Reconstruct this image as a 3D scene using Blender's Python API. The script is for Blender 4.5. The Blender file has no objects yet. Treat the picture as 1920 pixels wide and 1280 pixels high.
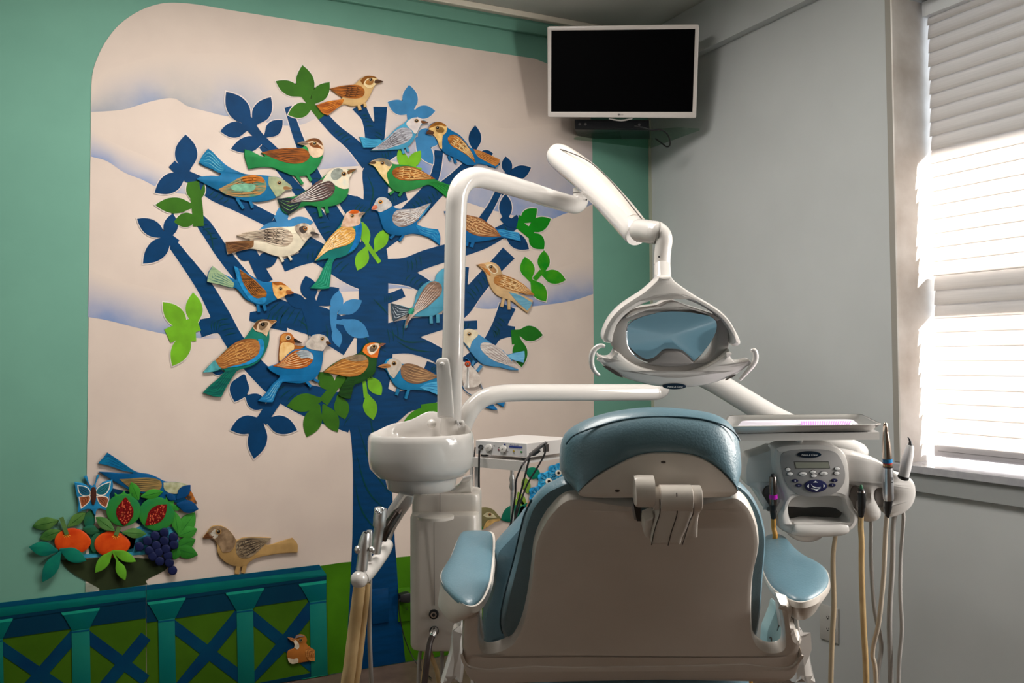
import bpy, bmesh, math, random
from mathutils import Vector, Matrix, geometry
random.seed(7)
SC = bpy.context.scene
COL = SC.collection
# ---------------------------------------------------------------- camera, world, sun, exposure
F = 1697.4
YAW, PITCH, ROLL, CY = 1.11088919, 0.0354504869, -0.00627134994, 612.07
CAM = Vector((-2.48, -3.52, 1.225))
fw = Vector((math.cos(YAW)*math.cos(PITCH), math.sin(YAW)*math.cos(PITCH), math.sin(PITCH)))
rt = Vector((math.sin(YAW), -math.cos(YAW), 0)); up = rt.cross(fw)
_c, _s = math.cos(ROLL), math.sin(ROLL)
rt, up = _c*rt + _s*up, -_s*rt + _c*up
cam_d = bpy.data.cameras.new('camera'); cam = bpy.data.objects.new('camera', cam_d); COL.objects.link(cam)
cam_d.sensor_width = 36; cam_d.sensor_fit = 'HORIZONTAL'; cam_d.lens = F*36/1920
cam_d.shift_y = (CY-640)/1920
cam_d.clip_start = 0.02; cam_d.clip_end = 100
cam.matrix_world = Matrix(((rt.x, up.x, -fw.x, CAM.x), (rt.y, up.y, -fw.y, CAM.y), (rt.z, up.z, -fw.z, CAM.z), (0, 0, 0, 1)))
SC.camera = cam
SC.view_settings.view_transform = 'Standard'; SC.view_settings.look = 'None'
SC.view_settings.gamma = 1; SC.view_settings.use_curve_mapping = False
SC.view_settings.exposure = 0.55
SC.cycles.max_bounces = 10; SC.cycles.diffuse_bounces = 5; SC.cycles.glossy_bounces = 5
SC.cycles.use_denoising = True
SC.cycles.sample_clamp_indirect = 6
SC.cycles.caustics_reflective = False; SC.cycles.caustics_refractive = False
W = bpy.data.worlds.new('world'); SC.world = W; W.use_nodes = True
W.node_tree.nodes['Background'].inputs[0].default_value = (0.75, 0.87, 1.0, 1)
W.node_tree.nodes['Background'].inputs[1].default_value = 1.6
def light(name, kind, loc, target, energy, color=(1, 1, 1), **k):
    d = bpy.data.lights.new(name, kind); d.energy = energy; d.color = color
    for a, v in k.items(): setattr(d, a, v)
    o = bpy.data.objects.new(name, d); COL.objects.link(o); o.location = loc
    o.rotation_euler = (Vector(target)-Vector(loc)).to_track_quat('-Z', 'Y').to_euler()
    return o
light('sun', 'SUN', (4, -1.5, 4), (4-1.0, -1.5+0.28, 4-0.75), 34, (1.0, 0.97, 0.93), angle=0.012)
# added area lamp in the opening of the assumed second window, outside the frame
light('added_side_light', 'AREA', (0.05, -2.72, 1.62), (-2.0, -2.3, 1.45), 52, (1.0, 0.955, 0.90), shape='RECTANGLE', size=0.95, size_y=1.25)
# added overhead fill light above the chair, no fixture behind it
light('added_ceiling_fill', 'AREA', (-1.9, -1.25, 2.70), (-1.9, -1.23, 0), 36, (1.0, 0.95, 0.90), shape='RECTANGLE', size=1.2, size_y=0.6)

# ---------------------------------------------------------------- photo geometry: pixel -> ray -> point on a plane of the room
def ray(x, y): return fw + rt*((x-960)/F) + up*((CY-y)/F)
def D(x, y, d): return CAM + ray(x, y)*d
def on(x, y, p0, n):
    r = ray(x, y); n = Vector(n)
    return CAM + r*((Vector(p0)-CAM).dot(n)/r.dot(n))
def W0(off=0.0):                                                          # plane parallel to the mural wall, stopping at the floor
    def f(x, y):
        p = on(x, y, (0, -off, 0), (0, 1, 0)); p.z = max(p.z, .003); return p
    return f
def RW(off=0.0): return lambda x, y: on(x, y, (-off, 0, 0), (1, 0, 0))     # plane parallel to the window wall
def PZ(z): return lambda x, y: on(x, y, (0, 0, z), (0, 0, 1))
def PD(d, tilt=0.0, turn=0.0, x=960, y=640):                                # plane through the point (x,y,d), facing the camera side
    n = fw*math.cos(tilt) + up*math.sin(tilt); n = n*math.cos(turn) + rt*math.sin(turn)
    p = D(x, y, d)
    f = lambda a, b: on(a, b, p, n)
    f.n = -n.normalized()
    return f
REG = dict(Z1=(0, 0, 3.0), Z2=(560, 80, 4.364), Z3=(240, 220, 4.364), Z4=(560, 280, 4.364), Z5=(260, 440, 4.364),
           Z6=(640, 440, 4.364), Z7=(360, 580, 4.364), F1=(30, 820, 3.2), F2=(0, 1040, 5.333), F3=(320, 1040, 5.333),
           F4=(640, 660, 4.364), F5=(640, 900, 3.368), F6=(860, 780, 6.4), T1=(980, 20, 4.571), T2=(800, 260, 3.84),
           T3=(1080, 480, 4.571), T4=(1020, 740, 4.364), T5=(800, 960, 4.0), T6=(1240, 960, 4.0), T7=(1340, 720, 4.0), P=(0, 0, 1.0))
def Q(reg, s):
    """'x,y x,y! ...' in a region's own scale -> photo coordinates with a sharp-corner flag"""
    x0, y0, k = REG[reg]; out = []
    for t in s.split():
        sh = t.endswith('!'); a, b = t.rstrip('!').split(',')
        out.append((x0+float(a)/k, y0+float(b)/k, sh))
    return out
def smooth(pts, n=5, closed=True):
    """Catmull-Rom through the points; corners flagged sharp stay sharp"""
    N = len(pts); out = []
    if N < 3: return [(p[0], p[1]) for p in pts]
    for i in range(N if closed else N-1):
        p1, p2 = pts[i], pts[(i+1) % N]
        p0 = pts[i-1] if (closed or i > 0) else p1
        p3 = pts[(i+2) % N] if (closed or i+2 < N) else p2
        d = math.hypot(p2[0]-p1[0], p2[1]-p1[1])
        if len(p1) > 2 and p1[2]: m1 = ((p2[0]-p1[0]), (p2[1]-p1[1]))
        else:
            l = math.hypot(p2[0]-p0[0], p2[1]-p0[1]) or 1; m1 = ((p2[0]-p0[0])/l*d, (p2[1]-p0[1])/l*d)
        if len(p2) > 2 and p2[2]: m2 = ((p2[0]-p1[0]), (p2[1]-p1[1]))
        else:
            l = math.hypot(p3[0]-p1[0], p3[1]-p1[1]) or 1; m2 = ((p3[0]-p1[0])/l*d, (p3[1]-p1[1])/l*d)
        for k in range(n):
            t = k/n; a = 2*t**3-3*t**2+1; b = t**3-2*t**2+t; c = -2*t**3+3*t**2; e = t**3-t**2
            out.append((a*p1[0]+b*m1[0]+c*p2[0]+e*m2[0], a*p1[1]+b*m1[1]+c*p2[1]+e*m2[1]))
    if not closed: out.append((pts[-1][0], pts[-1][1]))
    return out
def smooth3(pts, n=6):
    """Catmull-Rom for 3D paths; each entry (Vector, radius)"""
    out = []
    for i in range(len(pts)-1):
        p1, p2 = pts[i], pts[i+1]; p0 = pts[max(i-1, 0)]; p3 = pts[min(i+2, len(pts)-1)]
        for k in range(n):
            t = k/n
            f = lambda a, b, c, d: 0.5*((2*b)+(c-a)*t+(2*a-5*b+4*c-d)*t*t+(3*b-a-3*c+d)*t**3)
            out.append((f(p0[0], p1[0], p2[0], p3[0]), p1[1]+(p2[1]-p1[1])*t))
    out.append(pts[-1]); return out
# ---------------------------------------------------------------- materials
def lin(c):
    def f(v):
        v /= 255.0
        return v/12.92 if v <= 0.04045 else ((v+0.055)/1.055)**2.4
    return (f(c[0]), f(c[1]), f(c[2]), 1.0)
MATS = {}
def mat(name, c, rough=0.5, metal=0.0, kind=None, c2=None, scale=20, ang=0.0, amt=0.5, coat=0.0, bump=0.0, trans=0.0, ior=1.45, spec=0.5):
    if name in MATS: return MATS[name]
    m = bpy.data.materials.new(name); m.use_nodes = True; MATS[name] = m
    nt = m.node_tree; b = nt.nodes['Principled BSDF']
    b.inputs['Base Color'].default_value = lin(c); b.inputs['Roughness'].default_value = rough; b.inputs['Metallic'].default_value = metal
    b.inputs['Coat Weight'].default_value = coat; b.inputs['Transmission Weight'].default_value = trans; b.inputs['IOR'].default_value = ior
    b.inputs['Specular IOR Level'].default_value = spec
    c2 = c2 or tuple(max(0, v*0.82) for v in c)
    tc = nt.nodes.new('ShaderNodeTexCoord'); mp = nt.nodes.new('ShaderNodeMapping')
    nt.links.new(tc.outputs['Object'], mp.inputs[0])
    fac = None
    if kind == 'wave':      # bands of brush strokes or feathers
        mp.inputs['Rotation'].default_value = (0, ang, 0)
        t = nt.nodes.new('ShaderNodeTexWave'); t.inputs['Scale'].default_value = scale; t.inputs['Distortion'].default_value = 3.0; t.inputs['Detail'].default_value = 3
        t.inputs['Detail Scale'].default_value = 1.5
        nt.links.new(mp.outputs[0], t.inputs[0]); fac = t.outputs['Fac']
    elif kind == 'streak':
        mp.inputs['Rotation'].default_value = (0, ang, 0); mp.inputs['Scale'].default_value = (1, 1, 6)
        t = nt.nodes.new('ShaderNodeTexNoise'); t.inputs['Scale'].default_value = scale; t.inputs['Detail'].default_value = 4
        nt.links.new(mp.outputs[0], t.inputs[0]); fac = t.outputs['Fac']
    elif kind == 'scale':
        t = nt.nodes.new('ShaderNodeTexVoronoi'); t.inputs['Scale'].default_value = scale; t.feature = 'DISTANCE_TO_EDGE'
        nt.links.new(mp.outputs[0], t.inputs[0]); fac = t.outputs['Distance']
    else:
        t = nt.nodes.new('ShaderNodeTexNoise'); t.inputs['Scale'].default_value = scale; t.inputs['Detail'].default_value = 5
        nt.links.new(mp.outputs[0], t.inputs[0]); fac = t.outputs['Fac']
    if kind:
        r = nt.nodes.new('ShaderNodeValToRGB')
        lo, hi = {'scale': (0.02, 0.14), 'wave': (0.25, 0.75), 'streak': (0.38, 0.62)}.get(kind, (0.35, 0.65))
        r.color_ramp.elements[0].position = lo; r.color_ramp.elements[1].position = hi
        r.color_ramp.elements[0].color = lin(c2); r.color_ramp.elements[1].color = lin(c)
        nt.links.new(fac, r.inputs[0]); nt.links.new(r.outputs[0], b.inputs['Base Color'])
    if bump:
        bp = nt.nodes.new('ShaderNodeBump'); bp.inputs['Strength'].default_value = bump; bp.inputs['Distance'].default_value = 0.002
        t2 = nt.nodes.new('ShaderNodeTexNoise'); t2.inputs['Scale'].default_value = 260; nt.links.new(tc.outputs['Object'], t2.inputs[0])
        nt.links.new(t2.outputs['Fac'], bp.inputs['Height']); nt.links.new(bp.outputs[0], b.inputs['Normal'])
    return m
def paint(c, kind='noise', c2=None, **k):
    """matt artist's paint of one pigment, slightly uneven"""
    c2 = c2 or tuple(int(v*0.88) for v in c)
    n = 'paint_%02x%02x%02x_%02x%02x%02x_%s_%d' % (*map(int, c), *map(int, c2), kind, int(k.get('ang', 0)*100))
    k.setdefault('scale', 30); k.setdefault('rough', 0.55)
    return mat(n, c, kind=kind, c2=c2, spec=0.12, **k)
# ---------------------------------------------------------------- mesh builder
class MB:
    def __init__(s): s.v, s.f, s.mi, s.mats = [], [], [], []; s.att = None; s.flat = set()
    def m(s, mt):
        if mt not in s.mats: s.mats.append(mt)
        return s.mats.index(mt)
    def add(s, vs, fs, mt):
        k = len(s.v); i = s.m(mt); s.v += [Vector(v) for v in vs]
        for f in fs: s.f.append([k+j for j in f]); s.mi.append(i)
        return s
    def box(s, c, sz, mt, ax=None):
        c = Vector(c); X, Y, Z = ax or (Vector((1, 0, 0)), Vector((0, 1, 0)), Vector((0, 0, 1)))
        vs = [c+X*(sz[0]/2*a)+Y*(sz[1]/2*b)+Z*(sz[2]/2*d) for a in (-1, 1) for b in (-1, 1) for d in (-1, 1)]
        return s.add(vs, [(0, 1, 3, 2), (4, 6, 7, 5), (0, 4, 5, 1), (2, 3, 7, 6), (0, 2, 6, 4), (1, 5, 7, 3)], mt)
    def tube(s, path, mt, seg=20, sm=True, cap=True, flat=None):
        """path = [(Vector, radius)]; rounded ends when the radius shrinks"""
        P = smooth3(path) if (sm and len(path) > 2) else path
        vs, fs = [], []; n = len(P); prev = None
        for i, (p, r) in enumerate(P):
            t = (P[min(i+1, n-1)][0]-P[max(i-1, 0)][0]).normalized()
            if prev is None:
                a = Vector((0, 0, 1)) if abs(t.z) < 0.9 else Vector((1, 0, 0)); u = t.cross(a).normalized()
            else: u = (prev-t*prev.dot(t)).normalized()
            prev = u; w = t.cross(u)
            for k in range(seg):
                q = 2*math.pi*k/seg; vs.append(p+u*(r*math.cos(q))+w*(r*math.sin(q)*(flat or 1)))
        for i in range(n-1):
            for k in range(seg):
                a, b = i*seg+k, i*seg+(k+1) % seg; fs.append((a, b, b+seg, a+seg))
        if cap: fs.append(tuple(range(seg))[::-1]); fs.append(tuple((n-1)*seg+k for k in range(seg)))
        return s.add(vs, fs, mt)
    def rod(s, a, b, r, mt, r2=None, seg=24, e=0.0):
        """straight bar with softened ends e"""
        a, b = Vector(a), Vector(b); r2 = r if r2 is None else r2
        t = (b-a).normalized()
        P = [(a, r), (b, r2)] if e <= 0 else [(a, r-e), (a+t*e*0.3, r-e*0.3), (a+t*e, r), (b-t*e, r2), (b-t*e*0.3, r2-e*0.3), (b, r2-e)]
        return s.tube(P, mt, seg, sm=False)
    def ball(s, c, r, mt, sx=1, sy=1, sz=1, seg=20, ring=12, ax=None):
        X, Y, Z = ax or (Vector((1, 0, 0)), Vector((0, 1, 0)), Vector((0, 0, 1))); c = Vector(c)
        vs, fs = [], []
        for i in range(ring+1):
            th = math.pi*i/ring
            for k in range(seg):
                q = 2*math.pi*k/seg
                vs.append(c+X*(r*sx*math.sin(th)*math.cos(q))+Y*(r*sy*math.sin(th)*math.sin(q))+Z*(r*sz*math.cos(th)))
        for i in range(ring):
            for k in range(seg):
                a, b = i*seg+k, i*seg+(k+1) % seg; fs.append((a, a+seg, b+seg, b))
        return s.add(vs, fs, mt)
    def loft(s, rings, mt, cap0=True, cap1=True):
        n = len(rings[0]); vs = [v for r in rings for v in r]; fs = []
        for i in range(len(rings)-1):
            for k in range(n):
                a, b = i*n+k, i*n+(k+1) % n; fs.append((a, b, b+n, a+n))
        if cap0: fs.append(tuple(range(n))[::-1])
        if cap1: fs.append(tuple((len(rings)-1)*n+k for k in range(n)))
        return s.add(vs, fs, mt)
    def board(s, pts, mapf, n, th, mt, r=0.0, holes=(), lift=0.0):
        """a flat piece with real thickness: outline given in photo coordinates on the plane of mapf; front face there, body behind; edges rounded by r"""
        n = Vector(n).normalized()
        loops = [[mapf(p[0], p[1])+n*lift for p in L] for L in [pts]+list(holes)]
        a = Vector((0, 0, 1)) if abs(n.z) < 0.9 else Vector((1, 0, 0)); e1 = n.cross(a).normalized(); e2 = n.cross(e1)
        allv, fs, fr = [], [], []
        for li, L in enumerate(loops):
            L2 = [Vector((p.dot(e1), p.dot(e2))) for p in L]
            A = sum(L2[i].x*L2[(i+1) % len(L2)].y-L2[(i+1) % len(L2)].x*L2[i].y for i in range(len(L2)))
            sg = (1 if A > 0 else -1)*(1 if li == 0 else -1)
            def inset(d):
                out = []
                N = len(L2)
                for i in range(N):
                    a_, b_, c_ = L2[i-1], L2[i], L2[(i+1) % N]
                    d1 = (b_-a_); d2 = (c_-b_)
                    if d1.length < 1e-9 or d2.length < 1e-9: out.append(L[i]); continue
                    d1.normalize(); d2.normalize(); nn = Vector((-(d1.y+d2.y), d1.x+d2.x))*sg
                    if nn.length < 1e-6: out.append(L[i]); continue
                    nn.normalize(); out.append(L[i]+(e1*nn.x+e2*nn.y)*d)
                return out
            if r > 0: rg = [[p-n*th for p in L], [p-n*r for p in L], [p-n*r*0.3 for p in inset(r*0.3)], inset(r)]
            else: rg = [[p-n*th for p in L], L]
            k = len(allv); m = len(L)
            for R in rg: allv += R
            for i in range(len(rg)-1):
                for j in range(m): fs.append((k+i*m+j, k+i*m+(j+1) % m, k+(i+1)*m+(j+1) % m, k+(i+1)*m+j))
            fr.append((k+(len(rg)-1)*m, rg[-1], k, rg[0]))
        t = geometry.tessellate_polygon([[Vector((p.dot(e1), p.dot(e2), 0)) for p in L] for L in loops])
        for w in (0, 2):
            if w == 2 and th <= 0.004 and len(loops) == 1: continue
            idx = [x[w]+j for x in fr for j in range(len(x[1]))]
            s.flat |= {len(s.f)+len(fs)+q_ for q_ in range(len(t))}; fs += [tuple(idx[q] for q in tri) for tri in t]
        return s.add(allv, fs, mt)
    def puff(s, pts, mapf, n, th, dome, mt, c=None, rings=8, pw=0.5, back=True):
        """upholstered pad: outline, straight side th behind it, domed front of height dome"""
        n = Vector(n).normalized(); cx, cy = c or (sum(p[0] for p in pts)/len(pts), sum(p[1] for p in pts)/len(pts))
        L = [mapf(p[0], p[1]) for p in pts]; C = mapf(cx, cy)
        R = [[p-n*th for p in L]] if back else []
        for i in range(rings):
            q = 1-i/rings; h = dome*(1-q**(1/pw) if pw > 0 else 0)
            k = math.sin(q*math.pi/2); h = dome*(1-k**2)**pw
            R.append([C+(p-C)*k+n*h for p in L])
        return s.loft(R, mt)
    def ell(s, x, y, rx, ry, mapf, n, th, mt, lift=0, seg=20, r=0.0, rot=0):
        cr, sr = math.cos(rot), math.sin(rot)
        pts = [(x+rx*math.cos(a)*cr-ry*math.sin(a)*sr, y+rx*math.cos(a)*sr+ry*math.sin(a)*cr) for a in [2*math.pi*k/seg for k in range(seg)]]
        return s.board(pts, mapf, n, th, mt, r=r, lift=lift)
    def stroke(s, pts, w, mapf, n, th, mt, lift=0, taper=True, w1=None):
        """painted line: pts in photo coordinates, width w in photo pixels"""
        N = len(pts); L, R = [], []
        for i, p in enumerate(pts):
            a, b = pts[max(i-1, 0)], pts[min(i+1, N-1)]; dx, dy = b[0]-a[0], b[1]-a[1]; l = math.hypot(dx, dy) or 1
            t = i/(N-1); k = w if w1 is None else w+(w1-w)*t
            if taper: k *= max(0.15, math.sin(math.pi*min(max(t, 0.08), 0.92)))
            L.append((p[0]-dy/l*k/2, p[1]+dx/l*k/2)); R.append((p[0]+dy/l*k/2, p[1]-dx/l*k/2))
        return s.board(L+R[::-1], mapf, n, th, mt, lift=lift)
    def text(s, txt, mapf, x, y, x2, y2, h, n, mt, lift=0.0004, shear=0.0):
        """raised lettering from (x,y) to (x2,y2) in photo coordinates, letter height h pixels"""
        cu = bpy.data.curves.new('t', 'FONT'); cu.body = txt; cu.size = 1; cu.shear = shear; cu.extrude = 0
        o = bpy.data.objects.new('t', cu); COL.objects.link(o)
        me = bpy.data.meshes.new_from_object(o.evaluated_get(bpy.context.evaluated_depsgraph_get()))
        xs = [v.co.x for v in me.vertices]; x0, x1 = min(xs), max(xs)
        A, B = mapf(x, y), mapf(x2, y2); U = (B-A)/(x1-x0); l = math.hypot(x2-x, y2-y)
        Vv = mapf(x+(y2-y)/l*h, y-(x2-x)/l*h)-A
        k = len(s.v); i = s.m(mt); n = Vector(n).normalized()
        s.v += [A+U*(v.co.x-x0)+Vv*(v.co.y/0.7)+n*lift for v in me.vertices]
        for p in me.polygons: s.f.append([k+j for j in p.vertices]); s.mi.append(i)
        bpy.data.objects.remove(o); bpy.data.meshes.remove(me); bpy.data.curves.remove(cu)
        return s
def link_mesh(name, mb, origin, parent=None, sharp=40):
    me = bpy.data.meshes.new(name); me.from_pydata([tuple(v-origin) for v in mb.v], [], mb.f)
    for m_ in mb.mats: me.materials.append(m_)
    me.polygons.foreach_set('material_index', mb.mi)
    if mb.att:
        at = me.attributes.new('blend', 'FLOAT', 'POINT'); at.data.foreach_set('value', mb.att)
    bm = bmesh.new(); bm.from_mesh(me)
    if not mb.att: bmesh.ops.remove_doubles(bm, verts=bm.verts, dist=1e-6)
    bmesh.ops.recalc_face_normals(bm, faces=bm.faces); bm.to_mesh(me); bm.free()
    me.polygons.foreach_set('use_smooth', [i not in mb.flat for i in range(len(me.polygons))]); me.set_sharp_from_angle(angle=math.radians(sharp))
    o = bpy.data.objects.new(name, me); COL.objects.link(o)
    if parent: o.parent = parent
    return o
class Thing:
    """a top-level thing with its parts (and sub-parts), all given in room coordinates and linked together at build()"""
    def __init__(s, name, label=None, cat=None, group=None, kind=None):
        s.name, s.label, s.cat, s.group, s.kind, s.P = name, label, cat, group, kind, []
    def part(s, name, mb=None, parent=None, label=None):
        mb = mb or MB(); s.P.append((name, mb, parent, label)); return mb
    def build(s, bevel=None):
        vs = [v for p in s.P for v in p[1].v]
        lo = [min(v[i] for v in vs) for i in range(3)]; hi = [max(v[i] for v in vs) for i in range(3)]
        org = Vector(((lo[0]+hi[0])/2, (lo[1]+hi[1])/2, lo[2]))
        if len(s.P) == 1: root = link_mesh(s.name, s.P[0][1], org)
        else: root = bpy.data.objects.new(s.name, None); COL.objects.link(root)
        root.location = org
        if s.label: root['label'] = s.label
        if s.cat: root['category'] = s.cat
        if s.group: root['group'] = s.group
        if s.kind: root['kind'] = s.kind
        if len(s.P) > 1:
            made = {}
            for name, mb, parent, label in s.P:
                o = link_mesh(name, mb, org, made.get(id(parent), root) if parent is not None else root)
                made[id(mb)] = o
                if label: o['label'] = label
                if bevel:
                    b = o.modifiers.new('bevel', 'BEVEL'); b.width = bevel; b.segments = 3; b.limit_method = 'ANGLE'; b.angle_limit = math.radians(50)
        elif bevel:
            b = root.modifiers.new('bevel', 'BEVEL'); b.width = bevel; b.segments = 3; b.limit_method = 'ANGLE'; b.angle_limit = math.radians(50)
        return root
def single(name, mb, label=None, cat=None, group=None, kind=None, bevel=None):
    t = Thing(name, label, cat, group, kind); t.P.append((name, mb, None, None)); return t.build(bevel)
# ---------------------------------------------------------------- the room
H = 2.75
XL, YB = -4.3, -5.2
m_mint = mat('wall_paint_sea_green', (106, 154, 136), 0.6, kind='noise', c2=(101, 148, 131), scale=3, bump=0.04, spec=0.2)
m_grey = mat('wall_paint_grey', (190, 193, 193), 0.6, kind='noise', c2=(186, 189, 189), scale=4, bump=0.04, spec=0.2)
m_ceil = mat('ceiling_paint', (186, 187, 180), 0.8, kind='noise', c2=(180, 181, 174), scale=4, spec=0.2)
m_trim = mat('trim_paint', (240, 236, 232), 0.45, kind='noise', c2=(208, 200, 192), scale=6, spec=0.3)
m_floor = mat('floor_vinyl', (96, 80, 68), 0.45, kind='noise', c2=(78, 64, 54), scale=14, spec=0.3)
def structure(name, mb, **k): return single(name, mb, kind='structure', **k)
structure('floor', MB().box(((XL)/2, YB/2, -0.05), (-XL+0.6, -YB+0.4, 0.1), m_floor))
structure('ceiling', MB().box(((XL)/2, YB/2, H+0.05), (-XL+0.6, -YB+0.4, 0.1), m_ceil))
structure('wall_mural', MB().box((XL/2, 0.05, H/2), (-XL+0.6, 0.1, H), m_mint))
m_backwall = mat('back_wall_darkened', (126, 118, 110), 0.6)  # unseen back wall, darkened to cut bounce light on the chair back
structure('wall_left', MB().box((XL-0.05, YB/2, H/2), (0.1, -YB, H), m_grey))
structure('wall_back', MB().box((XL/2, YB-0.05, H/2), (-XL+0.6, 0.1, H), m_backwall))
# right wall with two window openings, the second one assumed
Y1, Y2 = RW()(1680, 330).y, -2.08            # window_1
S0, S1 = 0.875, 2.43
Y3, Y4 = -2.27, -3.17             # assumed_window_2, assumed opening outside the frame
WT = 0.30
wr = MB()
def wallbox(ya, yb, za, zb): wr.box((WT/2, (ya+yb)/2, (za+zb)/2), (WT, abs(ya-yb), zb-za), m_grey)
wallbox(0.1, Y1, 0, H); wallbox(Y1, Y2, 0, S0-0.03); wallbox(Y1, Y2, S1, H); wallbox(Y2, Y3, 0, H)
wallbox(Y3, Y4, 0, 1.0); wallbox(Y3, Y4, 2.25, H); wallbox(Y4, YB, 0, H)
structure('wall_right', wr)
# boxed soffit along the top of the right wall
sf = MB()
zs = RW(0.05)(1505.6, 0).z; sf.box((-0.02, YB/2, (H+zs)/2), (0.04, -YB, H-zs), m_grey)
structure('trim_soffit', sf)
# crown strip of the mural wall: green strip with a pale top edge
cr = MB(); zt = 2.735
cr.box((XL/2, -0.012, 2.685), (-XL, 0.024, 0.05), m_mint); cr.box((XL/2, -0.016, 2.7375), (-XL, 0.032, 0.025), mat('crown_pale', (232, 222, 205), 0.5))
structure('trim_crown', cr, bevel=0.004)
# pale painted strip in the room's corner
structure('trim_corner', MB().box((-0.006, -0.004, H/2), (0.012, 0.008, H), mat('corner_strip', (168, 172, 152), 0.6)))
# casing round window_1
tr = MB()
m_casing_strip = mat('casing_strip_grey', (150, 146, 138), 0.5)  # grey-brown strip tone, darker than the wall beside it
tr.box((-0.003, Y1+0.014, (S0+S1)/2), (0.006, 0.028, S1-S0), m_casing_strip); tr.box((-0.003, Y2-0.014, (S0+S1)/2), (0.006, 0.028, S1-S0), m_casing_strip)
structure('trim_window_casing', tr, bevel=0.003)
structure('trim_window_apron', MB().box((-0.010, (Y1+Y2)/2, S0-0.024-0.031), (0.02, Y1-Y2+0.16, 0.062), mat('apron_paint', (152, 155, 155), 0.5)), bevel=0.003)
jm = MB()
for yy in (Y1-0.003, Y2+0.003): jm.box((WT/2-0.006, yy, (S0+S1)/2), (WT+0.008, 0.006, S1-S0), m_trim)
structure('trim_window_jamb', jm)
# stone sill
m_sill = mat('sill_stone', (172, 172, 176), 0.12, kind='noise', c2=(160, 160, 166), scale=40)
structure('trim_window_sill', MB().box(((WT-0.035)/2, (Y1+Y2)/2, S0-0.012), (WT+0.035, Y1-Y2+0.13, 0.024), m_sill), bevel=0.002)
# window_1: frame, sash bars, panes
m_frame = mat('window_frame_white', (225, 228, 230), 0.4)
def clear_glass(name, k, tint=(255, 255, 255)):
    m = bpy.data.materials.new(name); m.use_nodes = True; nt = m.node_tree; nt.nodes.clear(); o = nt.nodes.new('ShaderNodeOutputMaterial'); x = nt.nodes.new('ShaderNodeMixShader')
    a = nt.nodes.new('ShaderNodeBsdfTransparent'); g = nt.nodes.new('ShaderNodeBsdfGlossy'); g.inputs['Roughness'].default_value = 0.02; a.inputs[0].default_value = lin(tint); x.inputs[0].default_value = k
    nt.links.new(a.outputs[0], x.inputs[1]); nt.links.new(g.outputs[0], x.inputs[2]); nt.links.new(x.outputs[0], o.inputs[0]); return m
m_glass = clear_glass('window_glass', 0.06)
w = Thing('window_1', kind='structure')
f = w.part('window_frame'); xx = WT-0.03
for yy in (Y1-0.008, Y2+0.008): f.box((xx, yy, (S0+S1)/2), (0.04, 0.006, S1-S0), m_frame)
for zz in (S0+0.02, S1-0.02): f.box((xx, (Y1+Y2)/2, zz), (0.05, Y1-Y2, 0.04), m_frame)
f = w.part('sash_rail'); f.box((xx+0.01, (Y1+Y2)/2, 1.53), (0.06, Y1-Y2-0.08, 0.095), m_frame)
for a, b in ((S0+0.04, 1.485), (1.575, S1-0.04)): w.part('pane').box((xx, (Y1+Y2)/2, (a+b)/2), (0.004, Y1-Y2-0.08, b-a), m_glass)
w.build()
w = Thing('assumed_window_2', kind='structure'); f = w.part('window_frame')  # assumed window, unseen, built around the added area lamp
for yy in (Y3-0.02, Y4+0.02, (Y3+Y4)/2): f.box((xx, yy, 1.625), (0.05, 0.04, 1.25), m_frame)
for zz in (1.02, 1.62, 2.23): f.box((xx, (Y3+Y4)/2, zz), (0.05, Y3-Y4, 0.04), m_frame)
w.part('pane').box((xx+0.03, (Y3+Y4)/2, 1.625), (0.004, Y3-Y4, 1.25), mat('frosted_pane', (235, 240, 245), 0.9))
w.build()
# an assumed awning outside, unseen, shades the top of window_1
structure('assumed_awning', MB().box((WT+0.35, (Y1+Y2)/2, S1+0.13), (0.7, 2.4, 0.03), m_frame))
# venetian blind inside the recess
jx = on(1744, 430, (0, Y1-.010, 0), (0, 1, 0)).x
print('JX', jx, 'Y1', Y1)
m_slat = bpy.data.materials.new('blind_slat'); m_slat.use_nodes = True; nt = m_slat.node_tree; nt.nodes.clear()
o_ = nt.nodes.new('ShaderNodeOutputMaterial'); mx = nt.nodes.new('ShaderNodeMixShader'); df = nt.nodes.new('ShaderNodeBsdfDiffuse'); tl = nt.nodes.new('ShaderNodeBsdfTranslucent')
df.inputs[0].default_value = lin((206, 202, 196)); tl.inputs[0].default_value = lin((214, 208, 204)); mx.inputs[0].default_value = 0.42
tcn = nt.nodes.new('ShaderNodeTexCoord'); mpn = nt.nodes.new('ShaderNodeMapping'); mpn.inputs['Scale'].default_value = (1, 1.2, 60); nz = nt.nodes.new('ShaderNodeTexNoise'); nz.inputs['Scale'].default_value = 3
rpn = nt.nodes.new('ShaderNodeValToRGB'); rpn.color_ramp.elements[0].color = lin((202, 198, 194)); rpn.color_ramp.elements[1].color = lin((240, 236, 232))
nt.links.new(tcn.outputs['Object'], mpn.inputs[0]); nt.links.new(mpn.outputs[0], nz.inputs[0]); nt.links.new(nz.outputs['Fac'], rpn.inputs[0]); nt.links.new(rpn.outputs[0], df.inputs[0])
nt.links.new(df.outputs[0], mx.inputs[1]); nt.links.new(tl.outputs[0], mx.inputs[2]); nt.links.new(mx.outputs[0], o_.inputs[0])
bl = Thing('venetian_blind', 'white venetian blind with closed slats glowing in the sunlit window', 'blind')
ya, yb = Y1-0.018, Y2+0.012
bl.part('head_rail').box((jx, (ya+yb)/2, S1-0.03), (0.05, ya-yb, 0.05), m_frame)
zbot = S0+0.012
r_ = bl.part('bottom_rail'); m_rail = mat('blind_rail', (168, 164, 166), 0.5)
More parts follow.
